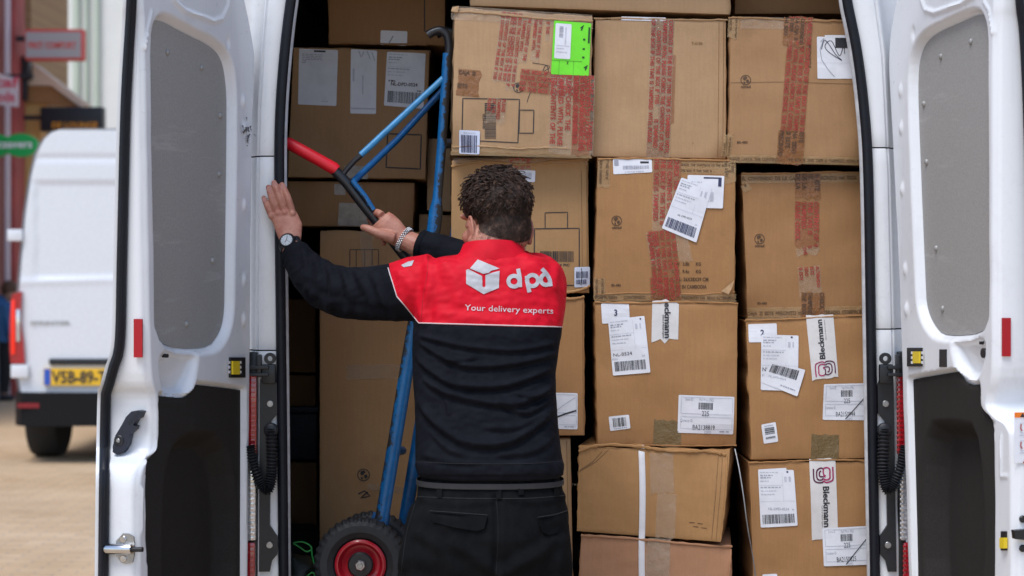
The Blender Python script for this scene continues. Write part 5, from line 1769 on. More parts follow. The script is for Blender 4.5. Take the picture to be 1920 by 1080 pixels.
# wheels
WC = W(677, 1057, YT - .03)
Rw = WC.z - FLOOR - .001
def wheel(c, first):
    m = MB()
    n = 72
    prof = [(.52, -.012), (.58, -.026), (.70, -.036), (.84, -.036), (.93, -.030), (.985, -.020), (1.0, -.008), (1.0, .008), (.985, .020), (.93, .030), (.84, .036), (.70, .036), (.58, .026), (.52, .012)]
    rings = []
    for r_, y in prof:
        ring = []
        for k in range(n * 2):
            a = 6.28318 * k / (n * 2)
            rr = r_ * Rw
            if r_ > .9:
                lug = ((k // 2) % 2)
                rr -= .0035 * lug * (1 if abs(y) > .006 else .6)
            ring.append(c + Vector((math.cos(a + .02 * (1 if y > 0 else 0)) * rr, y, math.sin(a + .02 * (1 if y > 0 else 0)) * rr)))
        rings.append(ring)
    m.loft(rings, caps=False)
    wh = m.obj('wheel', TYRE, truck, angle=25)
    m = MB()
    prof = [(.54, -.026), (.50, -.030), (.47, -.030), (.44, -.022), (.40, -.010), (.30, -.006), (.27, -.012), (.12, -.012), (.12, .02)]
    m.loft([[c + Vector((math.cos(a) * r_ * Rw, y, math.sin(a) * r_ * Rw)) for a in [6.28318 * k / 48 for k in range(48)]] for r_, y in prof], caps=False)
    m.obj('rim', RIMR, wh)
    m = MB(); m.disc(c + Vector((0, -.008, 0)), (0, -1, 0), .27 * Rw, .018, bev=.004, n=32); m.obj('hub', BLACKP, wh)
    m = MB(); m.disc(c + Vector((0, -.026, 0)), (0, -1, 0), .12 * Rw, .012, bev=.003, n=6); m.disc(c + Vector((0, -.038, 0)), (0, -1, 0), .06 * Rw, .004, bev=.001, n=14); m.obj('axle_nut', STEEL, wh)
wheel(WC, True)
wheel(WC + Vector((.022, .13, 0)), False)
m = MB(); m.tube([WC, WC + Vector((.018, YT2 - YT + .06, 0))], .010, n=12); m.obj('axle', STEEL, truck)
m = MB(); m.prism([W(a, b, YT + .02) for a, b in ((700, 960), (732, 965), (728, 1010), (690, 1070), (668, 1066))], (0, .006, 0)); m.obj('axle_bracket', BLUE, truck)
# ------------------------------------------------------------------ the delivery man
def remesh(mb, vox, it=3, fac=.5):
    """join overlapping closed shapes into one continuous skin -> (verts array, faces)"""
    me = bpy.data.meshes.new('tmp')
    me.from_pydata([tuple(q) for q in mb.v], [], mb.f)
    bm = bmesh.new(); bm.from_mesh(me)
    bmesh.ops.recalc_face_normals(bm, faces=bm.faces[:])
    bm.to_mesh(me); bm.free()
    o = bpy.data.objects.new('tmp', me)
    COL.objects.link(o)
    md = o.modifiers.new('r', 'REMESH')
    md.mode = 'VOXEL'
    md.voxel_size = vox
    if it:
        ms = o.modifiers.new('s', 'SMOOTH')
        ms.iterations = it
        ms.factor = fac
    bpy.context.view_layer.update()
    ev = o.evaluated_get(bpy.context.evaluated_depsgraph_get())
    m2 = bpy.data.meshes.new_from_object(ev)
    bpy.data.objects.remove(o)
    bpy.data.meshes.remove(me)
    n = len(m2.vertices)
    v = np.empty(n * 3, np.float32); m2.vertices.foreach_get('co', v)
    nr = np.empty(n * 3, np.float32); m2.vertices.foreach_get('normal', nr)
    f = [tuple(p.vertices) for p in m2.polygons]
    bpy.data.meshes.remove(m2)
    return v.reshape(-1, 3), nr.reshape(-1, 3), f

def to_px(v):
    return 960 + v[:, 0] / v[:, 1] * F, HORIZON - (v[:, 2] - CAM_H) / v[:, 1] * F

def ring(py, l, r, Yc, hd, n=40, e=2.5, yaw=0):
    c = W((l + r) / 2, py, Yc)
    hw_ = (r - l) / 2 / F * Yc
    o = []
    for k in range(n):
        a = 6.28318 * k / n
        ca, sa = math.cos(a), math.sin(a)
        x = math.copysign(abs(ca) ** (2 / e), ca) * hw_
        y = math.copysign(abs(sa) ** (2 / e), sa) * hd
        o.append(c + Vector((x, y + yaw * x, 0)))
    return o

man = thing('person', 'delivery man in black and red jacket seen from behind, reaching into the van', 'person', W(910, 1690, 4.87))
man.location.z = 0; ORI[man.name] = Vector(man.location)

# skin ------------------------------------------------------------
SKIN = node_mat('skin', (.47, .235, .165), .48, spec=.4)
t = NT(SKIN)
SKIN.node_tree.nodes['Principled BSDF'].inputs['Subsurface Weight'].default_value = .08
SKIN.node_tree.nodes['Principled BSDF'].inputs['Subsurface Radius'].default_value = (.012, .004, .002)
SKIN.node_tree.nodes['Principled BSDF'].inputs['Subsurface Scale'].default_value = .5
a_, b_ = t.noise(34, 6, rough=.7), t.noise(190, 4, rough=.7)
c_ = t.ramp(a_, [(.32, (.30, .085, .062)), (.5, (.40, .165, .112)), (.68, (.48, .235, .165))])
t.col(t.mix(.25, c_, t.ramp(b_, [(.3, (.38, .16, .11)), (.7, (.52, .28, .20))])))
t.nrm(t.bump(b_, .45, .0016, t.bump(a_, .3, .003)))

B = MB()
HC = W(934, 399, 4.96)
hy, hp = R(33), R(12)
Hf = Vector((-math.sin(hy) * math.cos(hp), math.cos(hy) * math.cos(hp), -math.sin(hp)))
Hl = Vector((-math.cos(hy), -math.sin(hy), 0))
Hu = Hl.cross(Hf) * -1
if Hu.z < 0: Hu = -Hu
HM = Matrix((Hl, Hf, Hu)).transposed()          # columns: to his left, forward, up
def hd(l, f, u): return HC + HM @ Vector((l, f, u))
B.ell(hd(0, .0, .015), (.073, .094, .092), rot=HM, seg=28, rings=18)        # skull
B.ell(hd(0, .035, -.045), (.063, .068, .085), rot=HM)                       # face
B.ell(hd(0, .062, -.105), (.045, .042, .035), rot=HM)                       # chin
B.ell(hd(0, -.035, -.045), (.060, .052, .070), rot=HM)                      # nape
B.ell(hd(0, .112, -.045), (.013, .022, .026), rot=HM); B.ell(hd(0, .103, -.02), (.009, .014, .03), rot=HM)   # nose
B.ell(hd(0, .092, .012), (.055, .016, .014), rot=HM)                        # brow
for s_ in (-1, 1):
    B.ell(hd(s_ * .030, .090, -.012), (.013, .011, .011), rot=HM, seg=14, rings=10)   # eyes
    B.ell(hd(s_ * .040, .078, -.045), (.022, .018, .02), rot=HM, seg=14, rings=10)    # cheeks
B.ell(hd(0, .104, -.078), (.024, .010, .006), rot=HM, seg=14, rings=10); B.ell(hd(0, .102, -.088), (.021, .010, .007), rot=HM, seg=14, rings=10)  # lips
# ears: rim, lobe, bowl
for s_ in (-1, 1):
    e0 = hd(s_ * .080, .002, -.044)
    up_, fw = Hu, Hf
    pts = []
    for k in range(15):
        a = -1.9 + k * (4.75 / 14)
        pts.append(e0 + up_ * (math.sin(a) * .029 + .004) - fw * (math.cos(a) * .016) + Hl * s_ * (.003 + .005 * math.cos(a)))
    B.tube(pts, [.0042] * 13 + [.0052, .0065], n=8)
    B.ell(e0 + up_ * -.026 + fw * .002 + Hl * s_ * .006, (.008, .009, .011), rot=HM, seg=12, rings=8)
    B.ell(e0 - Hl * s_ * .002, (.0095, .0145, .028), rot=HM, seg=12, rings=8)
B.tube([hd(0, -.018, -.05), W(924, 455, 4.93), W(918, 500, 4.91), W(916, 540, 4.91)], [.060, .060, .066, .075], n=20)
# inner torso, arms and legs under the clothes
B.loft([ring(y, l, r, Yc, d) for y, l, r, Yc, d in ((505, 830, 1020, 4.93, .06), (540, 795, 1040, 4.93, .09), (620, 800, 1035, 4.91, .10), (760, 805, 1020, 4.88, .10), (900, 800, 1035, 4.86, .10), (1040, 790, 1050, 4.87, .11), (1110, 800, 1040, 4.87, .09))])
B.tube([W(800, 545, 4.93), W(690, 548, 5.03), W(607, 535, 5.14), W(576, 505, 5.19), W(556, 480, 5.235), W(546, 463, 5.262)], [.05, .045, .040, .036, .030, .0275], n=16)
B.tube([W(1000, 535, 4.96), W(985, 560, 5.2), W(880, 500, 5.28), W(805, 470, 5.33), W(775, 457, 5.345), W(756, 448, 5.352)], [.05, .042, .038, .033, .030, .0265], n=16)
for fx, kx, ax_ in ((842, 818, 800), (990, 1005, 1015)):
    B.tube([W(fx, 1080, 4.87), W(kx, 1370, 4.86), W(kx - 2, 1420, 4.86), W(ax_, 1640, 4.89), W(ax_, 1675, 4.88)], [.075, .055, .05, .036, .036], n=16)
    B.ell(W(ax_, 1683, 4.93), (.035, .09, .028))
# left hand, flat against the pillar
def finger(pts, rs):
    B.tube(catmull(pts, 5), np.interp(np.linspace(0, 1, (len(pts) - 1) * 5 + 1), np.linspace(0, 1, len(rs)), rs).tolist(), n=12)
    e = Vector(pts[-1]); B.ell(e, (rs[-1],) * 3, seg=10, rings=8)
Yh_ = 5.300
palm = []
for py, l, r, Yc, th in ((474, 533, 562, 5.256, .019), (458, 527, 563, 5.268, .019), (440, 519, 566, 5.280, .0185), (420, 512, 567, 5.290, .0165), (404, 503, 560, 5.296, .0135), (396, 501, 556, 5.300, .0105)):
    palm.append(ring(py, l, r, Yc, th, n=24, e=2.2))
B.loft(palm)
finger([W(509, 404, 5.297), W(502, 389, 5.294), W(498, 379, 5.300), W(494.5, 371, 5.306)], [.0095, .0085, .0080, .0068])
finger([W(521, 402, 5.298), W(512.5, 380, 5.292), W(507, 363, 5.297), W(503.5, 351, 5.306)], [.0105, .0095, .0088, .0075])
finger([W(534, 400, 5.298), W(525, 374, 5.291), W(518.5, 355, 5.296), W(514, 342.5, 5.306)], [.0110, .0100, .0092, .0078])
finger([W(548, 401, 5.297), W(541, 376, 5.292), W(534.5, 359, 5.297), W(529, 346.5, 5.306)], [.0110, .0102, .0094, .0080])
finger([W(549, 440, 5.290), W(556, 428, 5.318), W(556, 420, 5.350), W(553, 414, 5.375)], [.016, .0135, .0115, .0090])
# knuckle bumps
for a, b in ((509, 405), (521, 401), (534, 399), (548, 401)):
    B.ell(W(a, b, 5.288), (.0095, .008, .0095), seg=12, rings=8)
# right hand, closed on the bar
BY = YT - .06
def thick(px, py, Y, hw_, hd_, ax):
    """a palm ring across direction ax (in the picture plane)"""
    c = W(px, py, Y); ax = Vector(ax).normalized()
    return [c + ax * (math.cos(a) * hw_) + Vector((0, 1, 0)) * (math.sin(a) * hd_) for a in [6.28318 * k / 22 for k in range(22)]]
B.loft([thick(760, 450, 5.353, .028, .020, (.55, 0, .83)), thick(748, 443, 5.358, .030, .020, (.6, 0, .8)), thick(734, 432, 5.362, .036, .021, (.66, 0, .75)), thick(720, 420, 5.366, .037, .020, (.70, 0, .71)), thick(712, 412, 5.372, .033, .017, (.74, 0, .67))])
def fingr(pts, rs): finger([W(*q) for q in pts], rs)
fingr([(716, 404, 5.372), (707, 399, 5.388), (698, 402, 5.415), (693, 411, 5.420)], [.0115, .0112, .0100, .0085])
fingr([(722, 412, 5.380), (710, 407, 5.402), (700, 414, 5.424), (698, 428, 5.418)], [.0112, .0108, .0100, .0085])
fingr([(730, 426, 5.380), (718, 424, 5.404), (709, 431, 5.424), (708, 444, 5.415)], [.0110, .0105, .0096, .0082])
fingr([(740, 440, 5.376), (730, 440, 5.400), (721, 447, 5.418), (719, 457, 5.408)], [.0100, .0095, .0088, .0075])
fingr([(738, 446, 5.345), (720, 441, 5.338), (703, 435, 5.336), (690, 429, 5.340), (681, 426.5, 5.345)], [.0175, .0150, .0120, .0112, .0088])
v, nr, f = remesh(B, .0026, 2, .4)
px_, py_ = to_px(v)
# hollows: eye sockets and finger creases
mb = MB(); mb.v = [Vector(q) for q in v]; mb.f = f; mb.m = [0] * len(f)
body = mb.obj('body', SKIN, man, angle=180, fixn=False)
# finger nails of the left hand
NAIL = plain('finger_nail', (.44, .20, .17), .3, var=.06)
for a, b, w_, h_, ag in ((495.5, 374, 4.2, 5.5, -.3), (505, 355, 4.8, 6.5, -.25), (515.5, 347, 5.2, 7, -.25), (531, 351, 5.2, 7, -.35)):
    m = MB(); c = W(a, b, 5.2905)
    pts = []
    for k in range(14):
        t_ = 6.28318 * k / 14
        x, z = math.cos(t_) * w_ / F * 5.3, math.sin(t_) * h_ / F * 5.3
        pts.append(c + Vector((x * math.cos(ag) + z * math.sin(ag), .0015 * abs(math.cos(t_)), -x * math.sin(ag) + z * math.cos(ag))))
    m.prism(pts, (0, .0035, 0)); m.obj('finger_nail', NAIL, body)

# jacket ----------------------------------------------------------
J_ = MB()
rows = [(476, 862, 990, 4.925, .055), (484, 815, 1028, 4.925, .075), (494, 785, 1048, 4.93, .095), (510, 770, 1058, 4.935, .108), (540, 768, 1063, 4.935, .120), (575, 772, 1061, 4.93, .125), (612, 775, 1055, 4.92, .128), (655, 773, 1048, 4.91, .128), (700, 774, 1042, 4.90, .125), (745, 777, 1043, 4.885, .124), (800, 779, 1047, 4.872, .126), (850, 779, 1053, 4.862, .130), (872, 780, 1057, 4.86, .132), (888, 784, 1055, 4.86, .130), (893, 788, 1051, 4.86, .125)]
J_.loft([ring(*q, n=64, e=2.6) for q in rows])
J_.tube([W(815, 535, 4.935), W(775, 542, 4.945), W(735, 548, 4.98), W(690, 551, 5.03), W(645, 549, 5.085), W(608, 536, 5.14), W(580, 512, 5.19), W(563, 490, 5.225), W(557, 481, 5.24)], [.080, .081, .073, .069, .067, .063, .053, .044, .040], n=28)
J_.ell(W(800, 497, 4.955), (.040, .06, .022))
J_.tube([W(1000, 535, 4.95), W(1000, 548, 5.08), W(978, 556, 5.2), W(915, 515, 5.27), W(868, 487, 5.295), W(825, 471, 5.322), W(798, 463, 5.336), W(790, 460, 5.34)], [.085, .074, .066, .058, .052, .046, .042, .041], n=28)
v, nr, f = remesh(J_, .0042, 3, .5)
px_, py_ = to_px(v)
facing = smooth(.0, .45, -nr[:, 1])
disp = np.zeros(len(v))
def fold(pts, amp, wpx, skew=.8, depth=1.0):
    c = catmull(pts, 6)
    d = dist_line(px_, py_, c)
    # signed: above or below the crest
    xs = np.array([q[0] for q in c]); ys = np.array([q[1] for q in c])
    o = np.argsort(xs)
    yl = np.interp(px_, xs[o], ys[o])
    sgn = np.where(py_ < yl, 1, -1)
    ends = np.minimum(smooth(xs.min() - 6, xs.min() + 22, px_), 1 - smooth(xs.max() - 22, xs.max() + 6, px_)) if xs.max() - xs.min() > 40 else 1
    return amp * ends * (np.exp(-(d / wpx) ** 2) * np.where(sgn > 0, 1, depth) - .7 * np.exp(-((d - wpx * 1.5) / (wpx * .8)) ** 2) * (sgn < 0))
# the drag lines over the small of the back
for pts, amp, wp in (
        ([(782, 628), (830, 640), (878, 650), (967, 656), (1048, 642)], .0055, 7), ([(784, 640), (830, 668), (880, 686), (967, 681), (1044, 662)], .0075, 8),
        ([(800, 668), (840, 676), (900, 670)], .003, 6), ([(778, 668), (815, 700), (860, 722), (949, 722), (1040, 688)], .0085, 9),
        ([(790, 706), (830, 733), (890, 750), (967, 757), (1042, 727)], .0080, 9), ([(925, 742), (984, 774), (1038, 744)], .0055, 7), ([(960, 735), (1005, 742), (1042, 712)], .005, 7),
        ([(779, 745), (820, 795), (878, 830), (960, 826), (1040, 768)], .0085, 11), ([(800, 800), (840, 840), (880, 856)], .004, 9), ([(930, 852), (1000, 845), (1046, 812)], .004, 9),
        ([(820, 720), (835, 742), (842, 775)], .003, 7), ([(785, 850), (830, 862), (900, 868)], .003, 8), ([(905, 800), (970, 800), (1030, 765)], .004, 9)):
    disp += fold(pts, amp * 1.25, wp * .72)
# sleeve folds
for pts, amp, wp in (([(592, 482), (598, 515), (588, 552)], .0045, 7), ([(612, 490), (625, 530), (615, 580)], .006, 8), ([(640, 505), (655, 545), (650, 590)], .0055, 8), ([(668, 512), (690, 550), (700, 592)], .0045, 8), ([(700, 520), (715, 560), (745, 600)], .004, 8), ([(570, 470), (572, 500), (560, 530)], .003, 6), ([(600, 570), (660, 585), (740, 596)], .004, 8), ([(575, 540), (600, 560), (640, 568)], .004, 7)):
    xs_ = px_
    d = dist_line(px_, py_, catmull(pts, 6))
    disp += amp * (np.exp(-(d / wp) ** 2) - .6 * np.exp(-((d - wp * 1.6) / wp) ** 2))
# yoke: soft shoulder folds
for pts, amp, wp in (([(800, 482), (806, 520), (795, 570), (790, 604)], .0045, 9), ([(830, 490), (850, 520), (862, 560)], .004, 14), ([(985, 476), (1010, 500), (1030, 540)], .0035, 11), ([(870, 476), (930, 486), (985, 478)], .004, 8), ([(740, 505), (765, 530), (790, 590)], .0035, 9), ([(1046, 500), (1040, 540), (1048, 600)], .0035, 8), ([(820, 585), (900, 598), (1000, 596)], .0025, 9)):
    d = dist_line(px_, py_, catmull(pts, 6))
    disp += amp * (np.exp(-(d / wp) ** 2) - .6 * np.exp(-((d - wp * 1.6) / wp) ** 2))
# hem band and cuffs
zh = HORIZON
disp += .0045 * smooth(864, 869, py_) * (1 - smooth(889, 893, py_)) * (px_ > 760)
nz3 = Noise(77, .085); nz4 = Noise(78, .03, 12)
disp += .0028 * nz3(v[:, 0] * 1.0 + v[:, 1] * .4, v[:, 2] * 1.6) + .0022 * nz4(v[:, 0], v[:, 2] * 1.8 + v[:, 1])
v = v + nr * (disp * (.25 + .75 * facing))[:, None]
JK = node_mat('black_softshell', (.006, .007, .010), .8, spec=.09)
t = NT(JK)
wv = t.noise(650, 2, rough=.8); md_ = t.noise(30, 5)
t.col(t.ramp(md_, [(.3, (.0045, .005, .0080)), (.7, (.0085, .0093, .0135))]))
t.nrm(t.bump(wv, .22, .001, t.bump(md_, .12, .004)))
JR = node_mat('red_softshell', (.70, .006, .022), .65, spec=.2)
t = NT(JR)
wv = t.noise(650, 2, rough=.8); md_ = t.noise(22, 5)
t.col(t.ramp(md_, [(.3, (.50, .001, .012)), (.7, (.66, .003, .020))]))
t.nrm(t.bump(wv, .2, .001, t.bump(md_, .12, .004)))
me = bpy.data.meshes.new('jacket')
o0 = ORI[man.name]
me.from_pydata([tuple(Vector(q) - o0) for q in v], [], f)
bm = bmesh.new(); bm.from_mesh(me)
def cut(p0, p1):
    """cut along a line of the picture, into the depth"""
    a, b = W(p0[0], p0[1], 4.87) - o0, W(p1[0], p1[1], 4.87) - o0
    n_ = (b - a).cross(Vector((0, 1, 0))).normalized()
    bmesh.ops.bisect_plane(bm, geom=bm.verts[:] + bm.edges[:] + bm.faces[:], plane_co=a, plane_no=n_, dist=1e-6)
    return a, n_
YK = [((727, 500), (744, 556)), ((744, 556), (785, 605)), ((785, 605.5), (1070, 613.5))]
pl_ = [cut(*q) for q in YK]
ycut = 5.09 - o0.y
inside = (W(900, 540, 4.87) - o0)
sg = [math.copysign(1, (inside - a).dot(n_)) for a, n_ in pl_]
for fc in bm.faces:
    c = fc.calc_center_median()
    red = all((c - a).dot(n_) * s_ > 0 for (a, n_), s_ in zip(pl_, sg)) and c.y < ycut
    fc.material_index = 1 if red else 0
    fc.smooth = True
bm.to_mesh(me); bm.free()
me.materials.append(JK); me.materials.append(JR)
jacket = bpy.data.objects.new('jacket', me); COL.objects.link(jacket); jacket.parent = man; ORI[jacket.name] = o0
BV = BVHTree.FromPolygons([q.co + o0 for q in me.vertices], [tuple(p.vertices) for p in me.polygons])
def on_cloth(px, py, off, bv=None):
    d = (W(px, py, 5) - Vector((0, 0, CAM_H))).normalized()
    h = (bv or BV).ray_cast(Vector((0, 0, CAM_H)), d)
    if h[0] is None:
        return None
    return h[0] - d * off
# piping
def cloth_line(pts, r, mat, name, parent, bv=None, off=.0006, n=6):
    c = catmull(pts, 12)
    P = [q for q in (on_cloth(a, b, off, bv) for a, b in c) if q]
    if len(P) > 1:
        m_ = MB(); m_.tube(P, r, n=n)
        return m_.obj(name, mat, parent)
PIPE = plain('pale_piping', (.62, .55, .55), .5, var=.05)
m = MB()
pp = [(727.5, 502), (733, 521), (744, 556), (764, 580), (785, 605)] 
cloth_line([(727.5, 502), (732, 517), (738, 536), (744, 556)], .0013, PIPE, 'piping', jacket)
cloth_line([(744, 556), (757, 571), (771, 588), (785, 605.5)], .0013, PIPE, 'piping', jacket)
cloth_line([(785, 605.5), (850, 607.3), (920, 609.3), (990, 611.2), (1054, 613)], .0014, PIPE, 'piping', jacket)
# seams
SEAM = plain('dark_seam', (.006, .006, .008), .8)
SEAMR = plain('red_seam', (.42, .004, .012), .7)
cloth_line([(803, 486), (800, 520), (793, 560), (789, 604)], .0009, SEAMR, 'seam', jacket)
cloth_line([(782, 866), (850, 869), (930, 870), (1000, 869), (1056, 864)], .0008, SEAM, 'seam', jacket)
# print on the back
LOGO = plain('reflective_print', (.40, .40, .42), .5, var=.08, scale=60)
S2 = 3.1775
def zq(x, y): return (700 + x / S2, 300 + y / S2)
def cloth_poly(mb, pts, fc, off, dens=4.0):
    """flat shapes given in picture units, cut finer and laid on the cloth"""
    b_ = bmesh.new()
    vs_ = [b_.verts.new((a, b, 0)) for a, b in pts]
    for q in fc:
        try: b_.faces.new([vs_[i] for i in q])
        except ValueError: pass
    bmesh.ops.triangulate(b_, faces=b_.faces[:])
    for _ in range(4):
        es = [e for e in b_.edges if e.calc_length() > dens]
        if not es: break
        bmesh.ops.subdivide_edges(b_, edges=es, cuts=1)
        bmesh.ops.triangulate(b_, faces=[q for q in b_.faces if len(q.verts) > 3])
    b_.verts.index_update()
    P = [on_cloth(q.co.x, q.co.y, off) for q in b_.verts]
    ok = [all(P[q.index] is not None for q in fce.verts) for fce in b_.faces]
    mb.add([q or Vector((0, 0, 0)) for q in P], [[q.index for q in fce.verts] for fce, k in zip(b_.faces, ok) if k])
    b_.free()
m = MB()
hexa = [(622, 592), (752, 648), (748, 762), (655, 800), (553, 737), (553, 655)]
# three faces of the parcel with the red gaps between them
gap = [[(622, 592), (752, 646), (700, 660), (688, 672), (655, 678), (575, 646)],
       [(553, 655), (566, 650), (648, 692), (650, 752), (659, 760), (657, 799), (553, 737)],
       [(668, 686), (706, 672), (752, 660), (748, 762), (657, 799), (659, 760), (668, 752)]]
for g_ in gap:
    cloth_poly(m, [zq(*q) for q in g_], [tuple(range(len(g_)))], .0022)
m.obj('parcel_logo', LOGO, jacket, flat=True, fixn=False)
m = MB()
def ringp(cx, cy, rx, ry, wd, a0=0, a1=6.28318, n=30):
    return stroke_px([zq(cx + math.cos(a) * rx, cy + math.sin(a) * ry) for a in np.linspace(a0, a1, n)], wd)
wl = 24 / S2
for st in (ringp(838, 722, 33, 32, wl), ringp(948, 718, 33, 33, wl), ringp(1028, 712, 30, 32, wl, .45, 5.1)):
    cloth_poly(m, st[0], st[1], .0024)
for pts in ([(862, 648), (872, 700), (874, 757)], [(914, 690), (920, 740), (930, 788)], [(1004, 648), (1030, 676), (1050, 712), (1056, 752)]):
    st = stroke_px([zq(*q) for q in catmull(pts, 4)], wl); cloth_poly(m, st[0], st[1], .0026)
m.obj('wordmark', LOGO, jacket, flat=True, fixn=False)
m = MB()
pts, fc = text_px('Your delivery experts', 871.3, 581.6, 11.2, 2.3, 166)
cloth_poly(m, pts, fc, .0024, 6)
m.obj('slogan', plain('slogan_print', (.55, .53, .55), .5, var=.05), jacket, flat=True, fixn=False)
m = MB()
for q in ([(765, 490.5), (776, 488), (772, 498), (757, 501), (752, 497)],):
    cloth_poly(m, q, [tuple(range(len(q)))], .002)
m.obj('sleeve_print', LOGO, jacket, flat=True, fixn=False)
# stand-up collar
m = MB()
cb = [(862, 470, 4.925, .060), (862, 463, 4.925, .066), (865, 455, 4.93, .067), (868, 450, 4.93, .066)]
def coll(l, r, py, Yc, hd_, slope):
    o = ring(py, l, r, Yc, hd_, n=48, e=2.1)
    return [q + Vector((0, 0, -(q.y - Yc) * slope)) for q in o]
cr = [coll(838, 1008, 490, 4.922, .080, .05), coll(852, 996, 483, 4.922, .078, .08), coll(862, 986, 474, 4.924, .074, .14), coll(866, 982, 465, 4.926, .071, .18), coll(868, 980, 460, 4.927, .069, .2), coll(871, 977, 461, 4.927, .064, .2), coll(874, 974, 485, 4.925, .060, .1)]
m.loft(cr, caps=False)
nzc = Noise(61, .05)
for q in m.v:
    q.y -= .0025 * float(nzc(q.x, q.z)); q.z += .0015 * float(nzc(q.x * 1.3 + 3, q.y))
m.obj('collar', JR, jacket, angle=70)
# cuffs
for c0, c1, r0 in ((W(561, 487, 5.23), W(553, 477, 5.25), .0415), (W(797, 462.5, 5.337), W(786, 459, 5.342), .0415)):
    m = MB(); m.tube([c0, c0.lerp(c1, .15), c0.lerp(c1, .85), c1, c1.lerp(c0, .2)], [r0 * .98, r0 * 1.03, r0 * 1.02, r0 * .95, r0 * .80], n=28)
    m.obj('cuff', JK, jacket, angle=60)

# trousers ---------------------------------------------------------
T_ = MB()
T_.loft([ring(y, l, r, Yc, d, n=56, e=2.5) for y, l, r, Yc, d in ((884, 796, 1046, 4.862, .115), (905, 785, 1053, 4.862, .122), (930, 779, 1059, 4.86, .130), (960, 770, 1065, 4.857, .138), (1000, 759, 1069, 4.855, .145), (1040, 750, 1073, 4.857, .143), (1085, 744, 1076, 4.865, .135), (1120, 748, 1074, 4.87, .12))])
for fx, kx, ax_, s_ in ((834, 806, 790, -1), (996, 1012, 1022, 1)):
    T_.tube([W(fx, 1090, 4.87), W((fx + kx) / 2, 1230, 4.865), W(kx, 1380, 4.855), W(kx, 1450, 4.86), W(ax_, 1600, 4.885), W(ax_, 1668, 4.88)], [.108, .098, .086, .082, .078, .082], n=28)
v, nr, f = remesh(T_, .005, 3, .5)
px_, py_ = to_px(v)
disp = np.zeros(len(v))
for pts, amp, wp in (([(930, 935), (932, 1000), (928, 1080)], -.006, 7), ([(850, 1020), (900, 1050), (930, 1075)], .006, 12), ([(1040, 1015), (990, 1050), (940, 1080)], .006, 12), ([(770, 950), (762, 1000), (755, 1060)], .005, 9), ([(785, 1000), (830, 1030), (850, 1075)], .005, 12), ([(1060, 1010), (1050, 1050), (1045, 1080)], .005, 10), ([(790, 935), (850, 945), (920, 940)], .003, 7), ([(950, 935), (1010, 940), (1056, 930)], .003, 7), ([(780, 1090), (840, 1110), (900, 1130)], .005, 11), ([(940, 1120), (1000, 1110), (1060, 1090)], .005, 11)):
    d = dist_line(px_, py_, catmull(pts, 6))
    disp += amp * (np.exp(-(d / wp) ** 2) - .4 * np.exp(-((d - wp * 1.7) / wp) ** 2))
disp += .0035 * Noise(31, .10)(v[:, 0] + v[:, 1] * .5, v[:, 2]) + .0012 * Noise(32, .04)(v[:, 0], v[:, 2])
v = v + nr * disp[:, None]
TR = node_mat('black_work_trousers', (.006, .0062, .0072), .9, spec=.08)
t = NT(TR)
wv = t.noise(520, 2, rough=.8); md_ = t.noise(14, 6, rough=.7)
t.col(t.ramp(md_, [(.35, (.0042, .0044, .0052)), (.7, (.0085, .009, .0102))]))
t.nrm(t.bump(wv, .3, .001, t.bump(md_, .2, .005)))
mb = MB(); mb.v = [Vector(q) for q in v]; mb.f = f; mb.m = [0] * len(f)
trousers = mb.obj('trousers', TR, man, angle=180, fixn=False)
BVT = BVHTree.FromPolygons([Vector(q) for q in v], f)
TSEAM = plain('trouser_stitching', (.0085, .009, .0105), .8)
def cloth_slab(pts, th, mat, name, parent, bv):
    c = [on_cloth(a, b, .001, bv) for a, b in pts]
    c = [q for q in c if q]
    m_ = MB(); m_.prism(c, (0, -th, 0))
    return m_.obj(name, mat, parent, angle=30)
cloth_slab([(806, 960), (840, 962), (880, 966), (914, 968), (908, 991), (893, 995), (850, 988), (812, 978)], .006, TR, 'pocket_flap', trousers, BVT)
cloth_slab([(1008, 972), (1036, 967), (1062, 960), (1066, 988), (1046, 998), (1028, 1003), (1016, 996)], .006, TR, 'pocket_flap', trousers, BVT)
cloth_line([(806, 958), (850, 961), (914, 966)], .0013, TSEAM, 'stitching', trousers, BVT)
cloth_line([(1008, 970), (1040, 965), (1064, 957)], .0013, TSEAM, 'stitching', trousers, BVT)
cloth_line([(779, 931), (850, 934), (930, 935), (1000, 934), (1058, 929)], .0012, TSEAM, 'stitching', trousers, BVT)
cloth_line([(931, 936), (934, 1000), (930, 1078)], .0006, TSEAM, 'stitching', trousers, BVT)
cloth_line([(778, 945), (762, 1000), (752, 1075)], .0006, TSEAM, 'stitching', trousers, BVT)
cloth_line([(1062, 965), (1070, 1010), (1073, 1075)], .0012, TSEAM, 'stitching', trousers, BVT)
m = MB()
m.loft([ring(y, 783 - e, 1055 + e, 4.861, .1235 + e / 800, n=56, e=2.5) for y, e in ((897, 1.5), (897.4, 2.6), (907, 2.6), (907.5, 1.5))], caps=False)
m.obj('belt', plain('grey_belt', (.020, .0195, .022), .7, var=.15, scale=30), man, angle=40)
for a, y0, y1 in ((824, 893, 932), (935, 893, 935), (977, 903, 928), (1044, 896, 930)):
    c = [on_cloth(x, y, .0065, BVT) for x, y in ((a - 5, y0), (a + 5, y0), (a + 5, y1), (a - 5, y1))]
    if all(c):
        m = MB(); m.prism(c, (0, .003, 0)); m.obj('belt_loop', TR, trousers)
